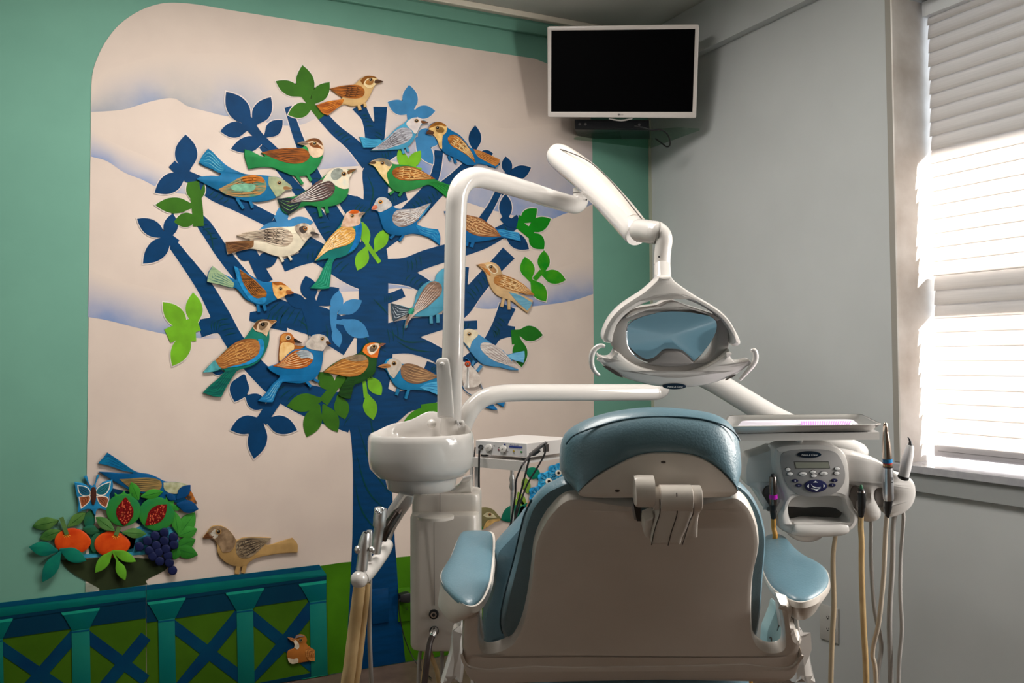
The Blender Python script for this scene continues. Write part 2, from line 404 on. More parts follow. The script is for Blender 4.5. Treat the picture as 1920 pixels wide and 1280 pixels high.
zr = zbot+0.022; rr = [(-.011, -.012), (-.008, -.018), (.008, -.018), (.011, -.012), (.011, .014), (.008, .019), (-.008, .019), (-.011, .014)]
r_.loft([[Vector((jx-0.004+a, yy, zr+b)) for a, b in rr] for yy in (ya, yb)], m_rail); r_.box((jx-0.0155, (ya+yb)/2, zr+.001), (.001, ya-yb-.03, .0012), mat('rail_groove', (110, 108, 108), .5))
pitch = 0.0475; z = zbot+0.064; k = 0
while z < S1-0.05:
    s_ = bl.part('slat'); tilt = math.radians(11); hw = 0.0292
    top = Vector((jx+hw*math.sin(tilt), 0, z+hw*math.cos(tilt))); bot = Vector((jx-hw*math.sin(tilt), 0, z-hw*math.cos(tilt)))
    nrm = Vector((-math.cos(tilt), 0, math.sin(tilt))); rings = []
    jig = random.uniform(-0.002, 0.002)
    for yy in (ya-0.004+jig, yb):
        R = []
        for t in [i/6 for i in range(7)]: R.append(top.lerp(bot, t)+nrm*(0.002*math.sin(math.pi*t))+Vector((0, yy, 0)))
        for t in [i/6 for i in range(6, -1, -1)]: R.append(top.lerp(bot, t)+nrm*(0.002*math.sin(math.pi*t)-0.0012)+Vector((0, yy, 0)))
        rings.append(R)
    s_.loft(rings, m_slat); z += pitch; k += 1
bl.build()
# ---------------------------------------------------------------- the painted mural
NW = Vector((0, -1, 0))
def wmap(o): return W0(o)
mural = Thing('mural_painting', 'wall painting of a blue tree under grey clouds on a rounded white panel', 'mural')
m_panel = paint((203, 187, 175), c2=(196, 180, 169), scale=5)
pn = mural.part('painted_panel')
pp = smooth(Q('P', '1115,1300! 1113,640 1111.5,420 1111,330 1109,240 1098,175 1070,140 1030,121 1003,110! 980,106.3! 780,75.5! 640,52! 440,20.3! 370,8.5 330,5 300,7 262,20 225,45 200,75 184,105 174,135 171,170 170,260! 165,700! 160.5,1105! 160.5,1107! 161,1300!'), 4)
pn.board(pp, wmap(.002), NW, .002, m_panel)
# cloud bands: crisp lower edge, worked-out upper edge, mixed on the wall
def cloudmat(name, c):
    m = bpy.data.materials.new(name); m.use_nodes = True; nt = m.node_tree; b = nt.nodes['Principled BSDF']; b.inputs['Roughness'].default_value = .6; b.inputs['Specular IOR Level'].default_value = .2
    a = nt.nodes.new('ShaderNodeAttribute'); a.attribute_name = 'blend'; tc = nt.nodes.new('ShaderNodeTexCoord'); n1 = nt.nodes.new('ShaderNodeTexNoise'); n1.inputs['Scale'].default_value = 7; n1.inputs['Detail'].default_value = 4
    nt.links.new(tc.outputs['Object'], n1.inputs[0]); ml = nt.nodes.new('ShaderNodeMath'); ml.operation = 'MULTIPLY_ADD'; ml.inputs[1].default_value = 1.5; ml.inputs[2].default_value = .25; nt.links.new(n1.outputs['Fac'], ml.inputs[0])
    m2 = nt.nodes.new('ShaderNodeMath'); m2.operation = 'MULTIPLY'; m2.use_clamp = True; nt.links.new(a.outputs['Fac'], m2.inputs[0]); nt.links.new(ml.outputs[0], m2.inputs[1])
    mx = nt.nodes.new('ShaderNodeMix'); mx.data_type = 'RGBA'; mx.inputs[6].default_value = lin((200, 184, 172)); mx.inputs[7].default_value = lin(c)
    n2 = nt.nodes.new('ShaderNodeTexNoise'); n2.inputs['Scale'].default_value = 2.3; nt.links.new(tc.outputs['Object'], n2.inputs[0]); r2 = nt.nodes.new('ShaderNodeValToRGB'); r2.color_ramp.elements[0].position = .42; r2.color_ramp.elements[1].position = .58; r2.color_ramp.elements[0].color = lin(c); r2.color_ramp.elements[1].color = lin((128, 142, 172)); nt.links.new(n2.outputs['Fac'], r2.inputs[0]); nt.links.new(r2.outputs[0], mx.inputs[7])
    nt.links.new(m2.outputs[0], mx.inputs[0]); nt.links.new(mx.outputs[2], b.inputs['Base Color']); return m
m_cg, m_cb = cloudmat('cloud_grey', (146, 148, 152)), cloudmat('cloud_blue', (112, 132, 172))
def band(lo, hi, mt, lift, a0=0.9, ends=(1, 1)):
    mb = mural.part('cloud_band'); L = smooth(lo, 6, False); U = smooth(hi, 6, False); n = 40
    def rs(C):
        ln = [0]
        for i in range(1, len(C)): ln.append(ln[-1]+math.hypot(C[i][0]-C[i-1][0], C[i][1]-C[i-1][1]))
        out = []
        for k in range(n+1):
            t = ln[-1]*k/n; j = max(i for i in range(len(ln)) if ln[i] <= t+1e-9); j = min(j, len(C)-2); u = (t-ln[j])/((ln[j+1]-ln[j]) or 1)
            out.append((C[j][0]+(C[j+1][0]-C[j][0])*u, C[j][1]+(C[j+1][1]-C[j][1])*u))
        return out
    L, U = rs(L), rs(U); mp = wmap(.002+lift); vs, fs, at = [], [], []; m = 8
    for i in range(n+1):
        for j in range(m+1):
            t = j/m; x, y = L[i][0]+(U[i][0]-L[i][0])*t, L[i][1]+(U[i][1]-L[i][1])*t; vs.append(mp(x, y)); at.append(a0*(1-t)**1.4*min(1, (i/n/.18) if ends[0] else 1, ((n-i)/n/.18) if ends[1] else 1))
    for i in range(n):
        for j in range(m): a = i*(m+1)+j; fs.append((a, a+1, a+m+2, a+m+1))
    mb.add(vs, fs, mt); mb.att = at
band(Q('Z1', '512,630 600,625 700,615 850,570 980,552 1050,595 1170,628 1290,655 1420,650 1530,700 1700,700 1790,662 1850,680'), Q('Z1', '516,500 570,420 700,360 850,320 980,300 1100,300 1250,300 1400,330 1550,440 1700,520 1850,600'), m_cg, .0003, .9, (0, 1))
band(Q('Z1', '512,880 600,905 700,970 800,1010 900,1060 1000,1085 1120,1100'), Q('Z1', '512,720 600,780 700,830 800,870 900,920 1000,960 1120,1010'), m_cb, .0003, .85, (0, 1))
band(Q('P', '560,325 592,319 640,313 690,310'), Q('P', '560,270 600,250 640,240 690,240'), m_cb, .0003, .7)
band(Q('P', '690,300 730,300 800,325 850,372 878,380 915,392 940,398 1000,412 1030,412 1060,400 1080,395 1111,383'), Q('P', '690,200 740,190 800,200 850,210 900,230 940,240 980,240 1010,235 1040,232 1080,235 1110,240'), m_cb, .0003, .9, (1, 0))
band(Q('P', '165,594 200,600 260,615 320,628 380,634 420,634'), Q('P', '167,505 200,520 260,535 320,550 380,560 420,570'), m_cb, .0003, .9, (0, 1))
band(Q('P', '590,555 640,547 680,545 730,541 760,540 800,548 830,562 878,572 905,579 945,577 1000,574 1040,569 1075,563 1112,551'), Q('P', '590,515 640,500 680,495 730,500 760,500 800,505 830,510 878,520 905,525 945,520 1000,515 1030,508 1070,495 1112,485'), m_cb, .0003, .95, (1, 0))
# tree
m_tree = paint((0, 54, 96), 'streak', c2=(0, 48, 84), scale=9, ang=.9, rough=.5)
tree = mural.part('tree')
tl_ = [0]
def poly(s, mt=None, off=.0035, mb=None, outline=2.2, reg='P', sm=4):
    mb = mb or tree; pts = smooth(Q(reg, s), sm); tl_[0] += 1
    mb.board(pts, wmap(off+.000012*tl_[0]), NW, .001, mt or m_tree)
m_bark = paint((0, 58, 60), rough=.5)
m_halo = paint((212, 200, 193))
def limb(pts, mt=None, off=.0032, mb=None):
    """painted limb through (x,y,width) points, with the thin pale outline left round it"""
    mb = mb or tree; C = smooth([(p[0], p[1]) for p in pts], 5, False); ws = smooth([(p[2], 0) for p in pts], 5, False); L, R = [], []
    for i, p in enumerate(C):
        a, b = C[max(i-1, 0)], C[min(i+1, len(C)-1)]; dx, dy = b[0]-a[0], b[1]-a[1]; l = math.hypot(dx, dy) or 1; k = ws[i][0]/2
        L.append((p[0]-dy/l*k, p[1]+dx/l*k)); R.append((p[0]+dy/l*k, p[1]-dx/l*k))
    tl_[0] += 1
    mb.board(L+R[::-1], wmap(off+.000012*tl_[0]), NW, .001, mt or m_tree)
    if mb is tree and max(ws[0][0], ws[-1][0]) > 15:      # groups of dark green hatching strokes across the limb
        for g in range(max(1, len(C)//9)):
            j0 = random.randint(2, max(3, len(C)-5))
            for q in range(4):
                j = min(j0+q, len(C)-2); (lx, ly), (rx, ry) = L[j], R[min(j+1, len(R)-1)]; mx_, my_ = C[j]; nx, ny = C[j+1][0]-C[j][0], C[j+1][1]-C[j][1]
                tree.stroke(smooth([(lx*.8+rx*.2, ly*.8+ry*.2), (mx_+nx*.35, my_+ny*.35), (lx*.2+rx*.8, ly*.2+ry*.8)], 4, False), 1.9, wmap(off+.0014), NW, .0003, m_bark)
    L2 = [(p[0]+(p[0]-C[i][0])*(1.6/max(ws[i][0]/2, 1)), p[1]+(p[1]-C[i][1])*(1.6/max(ws[i][0]/2, 1))) for i, p in enumerate(L)]
    R2 = [(p[0]+(p[0]-C[i][0])*(1.6/max(ws[i][0]/2, 1)), p[1]+(p[1]-C[i][1])*(1.6/max(ws[i][0]/2, 1))) for i, p in enumerate(R)]
    mb.board(L2+R2[::-1], wmap(.0028), NW, .0006, m_halo)
# trunk
poly('646,1262! 652,1180 657,1090 661,1000 662,900 661,860 657,812 650,795 636,782 600,770 560,735 520,690 560,715 600,725 640,735 660,720 667,690 669,640 666,600 655,625 600,600 640,592 671,580 673,556 672,520! 640,500 668,505 675,470 680,420 682,360 684,310 720,305 728,340 724,400 722,450 727,480 728,518! 728,560! 728,612! 735,640 735,690 728,728! 745,735 790,715 822,690! 840,690! 840,745! 790,765 768,772 750,787 732,801! 734,860 735,903 738,980 743,1050 748,1120 755,1190 760,1243!')
limb([(510, 415, 26), (450, 385, 27), (400, 364, 24), (368, 343, 16)])
limb([(510, 415, 30), (560, 450, 34), (610, 482, 40), (660, 512, 44), (700, 530, 40)])
limb([(362, 398, 18), (385, 425, 26), (415, 470, 27), (450, 515, 28), (490, 560, 34), (540, 590, 46), (600, 605, 60), (660, 640, 60)])
limb([(318, 450, 18), (345, 485, 22), (385, 540, 30), (415, 595, 36), (440, 640, 36), (480, 690, 36), (530, 735, 40), (590, 765, 44), (660, 790, 44)])
limb([(374, 616, 34), (400, 610, 30), (425, 612, 26)]); limb([(468, 593, 16), (500, 596, 34), (540, 600, 44)])
limb([(530, 499, 22), (565, 485, 24), (610, 472, 30)])
limb([(483, 262, 13), (520, 310, 15), (545, 340, 17), (590, 395, 24), (620, 440, 30), (655, 475, 40), (690, 500, 40)])
limb([(540, 200, 14), (560, 260, 18), (590, 330, 22), (620, 390, 24), (650, 440, 30), (680, 490, 34)])
limb([(604, 217, 20), (630, 245, 22), (660, 270, 25), (692, 305, 32)])
limb([(672, 198, 26), (688, 225, 18), (700, 265, 30), (702, 300, 34)]); limb([(713, 200, 26), (712, 240, 22), (704, 275, 28)])
limb([(750, 280, 14), (730, 288, 22), (705, 300, 34)])
limb([(640, 370, 20), (660, 385, 40), (690, 400, 40)])
limb([(823, 282, 17), (817, 325, 16), (800, 358, 22), (775, 392, 34), (745, 425, 40), (710, 450, 44)])
limb([(885, 302, 18), (850, 335, 20), (815, 365, 24), (785, 395, 30)]); limb([(762, 366, 18), (740, 372, 26), (715, 380, 30)])
limb([(975, 412, 20), (945, 432, 24), (905, 452, 30), (850, 470, 32), (800, 485, 34), (760, 500, 34), (715, 505, 40)])
limb([(938, 352, 12), (922, 385, 13), (905, 412, 16), (890, 440, 16)])
limb([(954, 474, 30), (925, 505, 28), (890, 545, 32), (868, 575, 34), (840, 600, 34)]); limb([(873, 500, 13), (866, 540, 20), (860, 560, 20)])
limb([(720, 510, 40), (770, 522, 30), (810, 545, 26), (850, 575, 26)])
limb([(757, 548, 17), (735, 557, 18), (715, 562, 20)])
limb([(835, 602, 28), (790, 612, 36), (740, 625, 44), (700, 640, 50)])
limb([(895, 609, 17), (860, 610, 18), (835, 606, 22)])
limb([(952, 573, 32), (935, 612, 26), (912, 650, 24), (885, 672, 24), (862, 690, 26)]); limb([(966, 621, 18), (940, 622, 26), (925, 628, 22)])
limb([(720, 640, 50), (770, 645, 36), (815, 662, 30), (860, 690, 30)])
limb([(798, 684, 16), (812, 690, 18), (830, 705, 26)])
# darker strokes over the trunk

for i, (a, b, c, d, e, f_) in enumerate([(672, 800, 700, 880, 735, 930), (668, 850, 690, 920, 728, 960), (664, 900, 680, 960, 720, 1010), (690, 760, 705, 830, 736, 890), (676, 600, 690, 640, 725, 660), (730, 620, 760, 640, 800, 640), (700, 560, 715, 575, 728, 590), (380, 425, 395, 440, 400, 470), (560, 600, 575, 612, 578, 635), (600, 600, 612, 615, 614, 640), (690, 330, 700, 360, 690, 400), (672, 1010, 676, 1100, 670, 1190), (745, 640, 775, 655, 815, 660)]):
    tree.stroke(smooth([(a, b), (c, d), (e, f_)], 5, False), 3, wmap(.0045), NW, .0005, m_bark)
# leaf sprigs: each leaf by (base, tip, width), stems by (x,y,width)
def leafpts(bx, by, tx, ty, w):
    dx, dy = tx-bx, ty-by; l = math.hypot(dx, dy); ux, uy = dx/l, dy/l; out = []
    prof = [(0, .12), (.15, .45), (.35, .9), (.52, 1), (.7, .85), (.86, .48), (1, 0)]
    for t, k in prof: out.append((bx+dx*t-uy*w/2*k, by+dy*t+ux*w/2*k, t == 1))
    for t, k in prof[-2::-1]: out.append((bx+dx*t+uy*w/2*k, by+dy*t-ux*w/2*k, False))
    return smooth(out, 3)
def sprig(c, leaves, stems=(), c2=None, halo=True):
    mb = mural.part('leaf_sprig'); mt = paint(c, c2=c2, scale=14); i = 0
    for L in leaves:
        i += 1; p = leafpts(*L); mb.board(p, wmap(.0048+.00004*i), NW, .0006, mt)
        if halo: q = leafpts(L[0]-(L[2]-L[0])*.03, L[1]-(L[3]-L[1])*.03, L[2]+(L[2]-L[0])*.045, L[3]+(L[3]-L[1])*.045, L[4]+3.4); mb.board(q, wmap(.0043), NW, .0004, m_halo)
    for S in stems:
        i += 1; C = smooth([(p[0], p[1]) for p in S], 4, False); mb.stroke(C, S[0][2], wmap(.0048+.00004*i), NW, .0006, mt, taper=False, w1=S[-1][2])
DB, MG, LG, LB, BG = (0, 54, 96), (52, 100, 20), (108, 168, 34), (58, 124, 172), (6, 122, 12)
sprig(DB, [(470, 236, 424, 172, 40), (474, 236, 508, 182, 34), (468, 240, 413, 246, 30), (496, 257, 530, 225, 28), (498, 262, 433, 279, 30)], [[(462, 225, 22), (485, 255, 18), (520, 285, 12)]])
sprig(MG, [(578, 190, 567, 122, 34), (570, 180, 517, 152, 26), (583, 196, 618, 154, 28), (588, 198, 540, 215, 28)], [[(565, 172, 10), (585, 198, 20), (603, 220, 14)]])
sprig(DB, [(350, 325, 348, 252, 42), (350, 325, 290, 361, 36)], [[(322, 307, 16), (342, 325, 20), (382, 345, 24)]])
sprig(MG, [(368, 384, 366, 326, 36), (366, 386, 291, 384, 30), (372, 408, 326, 416, 27)], [[(362, 340, 22), (370, 390, 22), (372, 424, 20)]])
sprig(DB, [(312, 445, 257, 410, 30), (316, 448, 324, 400, 27), (322, 442, 268, 494, 36)], [[(305, 435, 14), (330, 458, 20)]])
sprig(LG, [(352, 618, 305, 566, 34), (366, 612, 362, 548, 32), (356, 622, 323, 686, 34)], [[(314, 630, 28), (345, 616, 26), (372, 606, 28)], [(356, 600, 20), (358, 640, 20)]])
sprig(LB, [(771, 212, 767, 159, 29), (772, 212, 727, 191, 27), (772, 212, 816, 208, 25)], [[(768, 200, 14), (774, 226, 20)]])
sprig(LB, [(780, 258, 812, 308, 26), (782, 258, 822, 270, 24), (784, 262, 800, 240, 16)])
sprig(LG, [(764, 318, 747, 280, 20), (764, 318, 789, 282, 22)], [[(748, 308, 10), (790, 320, 10)]], halo=False)
sprig(DB, [(890, 284, 891, 235, 24), (905, 300, 938, 308, 20), (896, 290, 925, 288, 16)])
sprig(DB, [(953, 328, 948, 293, 20), (950, 334, 996, 314, 26), (950, 334, 975, 352, 24)], [[(945, 325, 12), (962, 338, 22)], [(958, 340, 14), (938, 362, 12)]])
sprig(DB, [(948, 416, 948, 363, 24), (946, 436, 992, 467, 28)], [[(942, 406, 14), (958, 418, 26), (974, 412, 22)]])
sprig(BG, [(975, 418, 1007, 391, 25), (988, 432, 1033, 410, 27), (992, 436, 1020, 467, 28)], [[(972, 420, 16), (998, 440, 18)], [(980, 405, 14), (974, 425, 10)]], c2=(6, 112, 10))
sprig(BG, [(994, 527, 984, 481, 27), (1019, 512, 1020, 469, 23), (1014, 512, 1061, 525, 26), (996, 524, 1024, 565, 27)], [[(1016, 508, 9), (1002, 524, 9)]], c2=(60, 140, 12))
sprig((26, 106, 20), [(968, 622, 1018, 628, 29), (972, 632, 978, 688, 28)], [[(966, 618, 16), (968, 645, 16)]])
sprig(LB, [(634, 588, 679, 563, 26), (640, 600, 692, 631, 32), (627, 612, 636, 651, 19), (627, 590, 636, 544, 24)], [[(626, 575, 16), (625, 600, 12), (626, 620, 8)], [(626, 603, 8), (648, 605, 9)]], halo=False)
sprig(DB, [(580, 575, 533, 553, 26), (586, 566, 573, 517, 32), (592, 572, 636, 540, 34)], [[(575, 560, 30), (590, 600, 38), (596, 625, 36)]], halo=False)
sprig(MG, [(626, 732, 598, 697, 30), (626, 726, 655, 704, 26), (604, 748, 538, 761, 34), (598, 758, 575, 819, 34), (606, 758, 633, 810, 30), (634, 740, 647, 786, 28)], [[(635, 715, 14), (606, 754, 20)]], halo=False)
sprig(LG, [(690, 705, 715, 741, 25), (688, 738, 700, 787, 26)], [[(683, 714, 7), (686, 745, 8)]], halo=False)
sprig((64, 132, 22), [(826, 766, 752, 799, 34)], [[(790, 768, 20), (830, 765, 24)]], halo=False)
sprig(LG, [(688, 462, 670, 507, 25), (703, 472, 726, 428, 25), (689, 462, 679, 415, 20)], [[(688, 458, 8), (712, 492, 8)]], halo=False)
sprig(LB, [(534, 420, 524, 388, 24), (532, 420, 486, 431, 18), (532, 420, 588, 416, 24)], [[(522, 400, 20), (536, 426, 22)]], halo=False)
sprig(DB, [(476, 482, 442, 474, 22), (478, 496, 522, 478, 30)], [[(468, 466, 20), (484, 500, 26), (500, 530, 26)]], halo=False)
sprig(DB, [(458, 702, 440, 753, 36), (420, 698, 396, 694, 14)])
sprig(DB, [(492, 786, 432, 806, 34), (496, 786, 557, 806, 34), (490, 786, 476, 860, 36), (500, 764, 460, 742, 30)], [[(520, 745, 22), (490, 790, 22)]])
for s_, c in (('430,560! 520,540! 620,560! 720,600! 700,690! 440,705!', (18, 96, 74)), ('640,590! 760,520! 960,540! 980,640! 900,690! 690,690!', (60, 142, 172)), ('560,300! 700,330! 900,400! 930,520! 760,530! 570,430!', (10, 52, 84))):
    mural.part('painted_foliage').board(smooth(Q('F1', s_), 3), wmap(.0036), NW, .001, paint(c, scale=12))
# meadow
md = mural.part('meadow'); m_md = paint((62, 112, 10), c2=(50, 96, 6), scale=6)
md.board(Q('P', '590,1062 640,1054.5 700,1049 760,1043 830,1036 930,1026 1060,1014 1114,1010 1114,1400 590,1400')[0:10], wmap(.0026), NW, .0012, m_md)
mb = mural.part('painted_bowl'); m_olive = paint((48, 58, 34), c2=(40, 48, 28), scale=10)
mb.board(smooth(Q('F1', '270,735! 300,780 350,820 420,860 500,905! 500,930! 790,880! 780,858 860,815 900,790 940,735! 600,715!'), 4), wmap(.0034), NW, .001, m_olive)
mb = mural.part('bowl_rim'); mb.board(Q('F1', '400,700 960,676 960,692 400,722'), wmap(.0040), NW, .001, paint((60, 150, 180)))
mb = mural.part('pale_patch'); mb.board(Q('F2', '855,280 1005,296 1000,345 855,372'), wmap(.0030), NW, .001, paint((150, 156, 140)))
mural.build()
# ---------------------------------------------------------------- painted wooden cut-outs on the mural
def resample(C, n):
    ln = [0]
    for i in range(1, len(C)): ln.append(ln[-1]+math.hypot(C[i][0]-C[i-1][0], C[i][1]-C[i-1][1]))
    out = []
    for k in range(n+1):
        t = ln[-1]*k/n; j = 0
        while j < len(ln)-2 and ln[j+1] < t: j += 1
        u = (t-ln[j])/((ln[j+1]-ln[j]) or 1); out.append((C[j][0]+(C[j+1][0]-C[j][0])*u, C[j][1]+(C[j+1][1]-C[j][1])*u))
    return out
def feathers(mb, pts, mt, lift, mapf, n=5, w=1.0, t0=.12, t1=.9, cross=0, mt2=None):
    """feather lines of a wing or tail whose outline starts at its tip"""
    N = len(pts); far = max(range(N), key=lambda i: math.hypot(pts[i][0]-pts[0][0], pts[i][1]-pts[0][1]))
    A = resample(pts[:far+1], 20); B = resample([pts[0]]+pts[:far-1:-1], 20)
    for k in range(1, n+1):
        q = k/(n+1); jit = random.uniform(-.06, .06); L = [(A[i][0]+(B[i][0]-A[i][0])*q, A[i][1]+(B[i][1]-A[i][1])*q) for i in range(21)]
        a, b = int(20*t0)+random.randint(0, 2), int(20*(t1+jit)); b = max(min(b, 20), a+3)
        mb.stroke(L[a:b], w, mapf, NW, .0003, mt, lift=lift)
    for c in range(cross):     # scalloped rows across the shoulder of the wing
        t = .55+.4*c/max(cross, 1); i = int(20*t); a, b = A[i], B[i]; a2, b2 = A[max(i-2, 0)], B[max(i-2, 0)]; m_ = 4
        for k in range(m_):
            q0, q1 = .08+.84*k/m_, .08+.84*(k+1)/m_; qm = (q0+q1)/2
            p = [(a[0]+(b[0]-a[0])*q0, a[1]+(b[1]-a[1])*q0), (a2[0]+(b2[0]-a2[0])*qm, a2[1]+(b2[1]-a2[1])*qm), (a[0]+(b[0]-a[0])*q1, a[1]+(b[1]-a[1])*q1)]
            mb.stroke(smooth(p, 4, False), w*.9, mapf, NW, .0003, mt2 or mt, lift=lift)
m_dark = paint((30, 22, 18)); m_white = paint((236, 228, 212)); m_edge = paint((96, 84, 70))
TAN, BRN, ORG, CRM = (206, 168, 112), (132, 84, 42), (190, 112, 34), (226, 208, 168)
GRN, DGR, TEAL, BLU, SKY, DBL = (34, 134, 70), (30, 74, 26), (22, 128, 112), (18, 108, 150), (72, 156, 190), (6, 84, 136)
GRY = (170, 160, 150)
def bird(label, reg, body, bc, parts, eye=None, legs=(), bc2=None, beak=None, z=.004, cat='bird cutout', group='painted bird cutouts in the tree', name='bird_cutout', th=.009):
    """body outline as a wooden board; parts: (name, outline, colour, second colour, stroke colour or None, strokes, cross rows)"""
    t = Thing(name, label, cat, group); mp = wmap(z+th); k = REG[reg][2]
    b = t.part('body'); mt = paint(bc, 'noise', c2=bc2 or tuple(int(v*.8) for v in bc), scale=9)
    bp = smooth(Q(reg, body), 4); b.board(bp, mp, NW, th, mt, r=.0022)
    for lg in legs:
        x1, y1, x2, y2, w = lg; x0, y0, kk = REG[reg]
        b.stroke([(x0+x1/kk, y0+y1/kk), (x0+x2/kk, y0+y2/kk)], w/kk, mp, NW, th, mt, taper=False, lift=-.0006)
    for i, P_ in enumerate(parts):
        nm, pts, c, c2, sc, n, cr_ = (list(P_)+[None, 0, 0][max(0, len(P_)-4):] if len(P_) >= 4 else list(P_)+[None]*(4-len(P_))+[None, 0, 0])[:7]
        q = smooth(Q(reg, pts), 4); pb = t.part(nm); lf = .0012+.0003*i
        if nm in ('wing', 'tail'):
            a, z_ = q[0], q[len(q)//2]; pb.board(q, mp, NW, .001+.0003*i, paint(c, 'streak', c2=c2 or tuple(int(v*.6) for v in c), scale=22, ang=-math.atan2(-(z_[1]-a[1]), z_[0]-a[0])), lift=lf)
        else: pb.board(q, mp, NW, .001+.0003*i, paint(c, 'noise', c2=c2 or tuple(int(v*.75) for v in c), scale=40), lift=lf)
        if sc: feathers(pb, q, paint(sc), lf+.0003, mp, n, 1.1, cross=cr_)
    if beak:
        q = smooth(Q(reg, beak[0]), 3); bb = t.part('beak'); bb.board(q, mp, NW, .002, paint(beak[1]), lift=.0028)
        xs = sorted(q, key=lambda p: p[0]); L, R = xs[0], xs[-1]; bb.stroke([(L[0]+(R[0]-L[0])*f_, L[1]+(R[1]-L[1])*f_) for f_ in (.1, .5, .9)], .8, mp, NW, .0003, m_dark, lift=.0031)
    if eye:
        x0, y0, kk = REG[reg]; x, y, r = x0+eye[0]/kk, y0+eye[1]/kk, eye[2]/kk; e = t.part('eye')
        e.ell(x, y, r*1.35, r*1.2, mp, NW, .001, paint(eye[3] if len(eye) > 3 else (170, 130, 80)), lift=.0030)
        e.ell(x, y, r*.85, r*.85, mp, NW, .0005, m_dark, lift=.0034, r=.0002); e.ell(x-r*.25, y-r*.3, r*.22, r*.22, mp, NW, .0003, m_white, lift=.0037, seg=8)
    return t.build()
bird('tan songbird cutout with brown wing at the very top of the tree, looking right', 'Z2',
     '255,375! 350,352 450,342 500,300 545,275 600,272 645,295 665,305 692,318! 660,330 625,350 600,400 575,450 552,482 530,500 480,515 430,518 365,505 240,592! 200,575 170,545 145,510! 230,480 340,462 360,440 330,430', TAN,
     [('tail', '370,462! 355,500 240,592! 195,575 170,545 145,510! 250,478', ORG, (140, 70, 20), (120, 60, 20), 5, 0), ('wing', '257,376! 350,354 440,345 500,352 535,385 535,425 500,452 420,455 350,440 300,408', (168, 96, 32), (110, 62, 24), (70, 40, 20), 6, 3),
      ('head', '512,310 545,280 600,276 640,297 640,325 605,362 570,372 540,352', CRM, (206, 176, 120)), ('crown_stripe', '505,312! 540,278 590,272 640,290 605,288 560,296 535,322! 528,345!', (130, 78, 26)), ('cheek', '545,325 575,300 610,305 600,340 560,345', (176, 118, 56))],
     (587, 304, 13), [(492, 505, 505, 550, 24), (540, 490, 548, 525, 22)], beak=('625,308 650,303 692,318! 650,332 620,330', (88, 60, 40)))
bird('light blue bird cutout with speckled grey wing facing the brown and blue one', 'Z2',
     '500,768! 560,778 620,792 690,795 740,760 800,700 860,660 900,625 950,610 1000,618 1062,652! 1010,668 985,710 960,760 940,800 900,845 850,868 780,875 700,880 610,882! 590,878 640,855 530,858! 515,815', SKY,
     [('tail', '680,800 600,790 500,768! 515,815 530,858! 640,850', (60, 146, 180), (46, 124, 160), (44, 118, 150), 3, 0), ('wing', '590,880! 660,835 730,780 800,715 860,695 915,712 930,760 900,800 860,825 780,850 700,875', (176, 176, 182), (130, 128, 134), (92, 88, 92), 6, 3),
      ('head', '880,660 915,625 960,612 1005,622 1020,645 1000,670 980,710 955,745 925,715 895,690', (214, 204, 196), (190, 180, 178))],
     (963, 640, 13), [(848, 860, 862, 905, 20), (884, 850, 898, 890, 20)], beak=('1000,640 1025,640 1062,652! 1020,662 1005,658', (120, 76, 40)))
bird('blue bird cutout with brown wing and rusty tail at the upper right, beak pointing left', 'Z2',
     '1040,745! 1060,700 1085,665 1130,645 1180,655 1215,690 1260,720 1320,755 1370,810 1410,860 1500,890 1645,960! 1640,995 1615,1025! 1540,1000 1470,990 1440,1000 1380,1000 1320,965 1250,930 1200,905 1160,860 1130,790 1100,750', (14, 104, 160),
     [('tail', '1430,870! 1500,890 1645,955! 1635,990 1610,1010! 1540,975 1465,930', (196, 132, 66), (160, 96, 40), (120, 70, 30), 4, 0), ('wing', '1445,985! 1400,940 1330,890 1260,850 1225,810 1225,770 1270,752 1320,775 1370,830 1405,880 1430,930', (186, 116, 44), (120, 70, 28), (240, 212, 150), 6, 3),
      ('head', '1062,705 1090,668 1135,650 1180,660 1212,695 1205,735 1180,760 1172,820 1165,870 1135,800 1105,758', (222, 186, 120), (190, 150, 90)), ('crown', '1060,705! 1090,665 1135,648 1180,658 1205,685 1150,672 1100,690', (160, 100, 34)), ('cheek', '1130,700 1175,695 1190,725 1160,740 1125,725', (150, 108, 50))],
     (1135, 698, 14), [(1230, 925, 1243, 962, 18), (1275, 940, 1288, 986, 18)], beak=('1040,745! 1058,715 1090,722 1108,740 1085,752', (84, 54, 34)))
bird('green bird cutout with brown wing and striped head turned back, left of the trunk top', 'Z3',
     '955,260! 1010,275 1060,300 1120,320 1090,288! 1200,262 1330,250 1440,240 1385,212! 1440,200 1475,178 1530,168 1575,185 1600,225 1600,290 1585,350 1550,410 1500,460 1430,480 1350,475 1270,445 1180,410 1080,408 985,422! 970,370 955,320', GRN,
     [('wing', '1092,288! 1200,262 1330,250 1440,258 1480,290 1480,335 1430,370 1350,378 1260,360 1180,330', (154, 84, 26), (96, 54, 22), (60, 34, 16), 7, 0), ('head', '1385,212! 1440,200 1480,178 1530,170 1575,188 1598,228 1598,290 1575,320 1520,328 1485,300 1470,250 1440,228', (216, 190, 160), (190, 160, 130)),
      ('crown', '1440,202! 1480,180 1530,170 1575,190 1595,235! 1560,210 1520,192 1480,200', (120, 70, 34)), ('eye_stripe', '1475,215! 1520,205 1570,235 1592,262! 1550,250 1510,245', (134, 74, 30))],
     (1525, 213, 15), [(1370, 460, 1430, 545, 24), (1465, 455, 1500, 518, 22)], beak=('1385,212! 1430,198 1475,210 1470,222 1420,226', (140, 120, 100)))
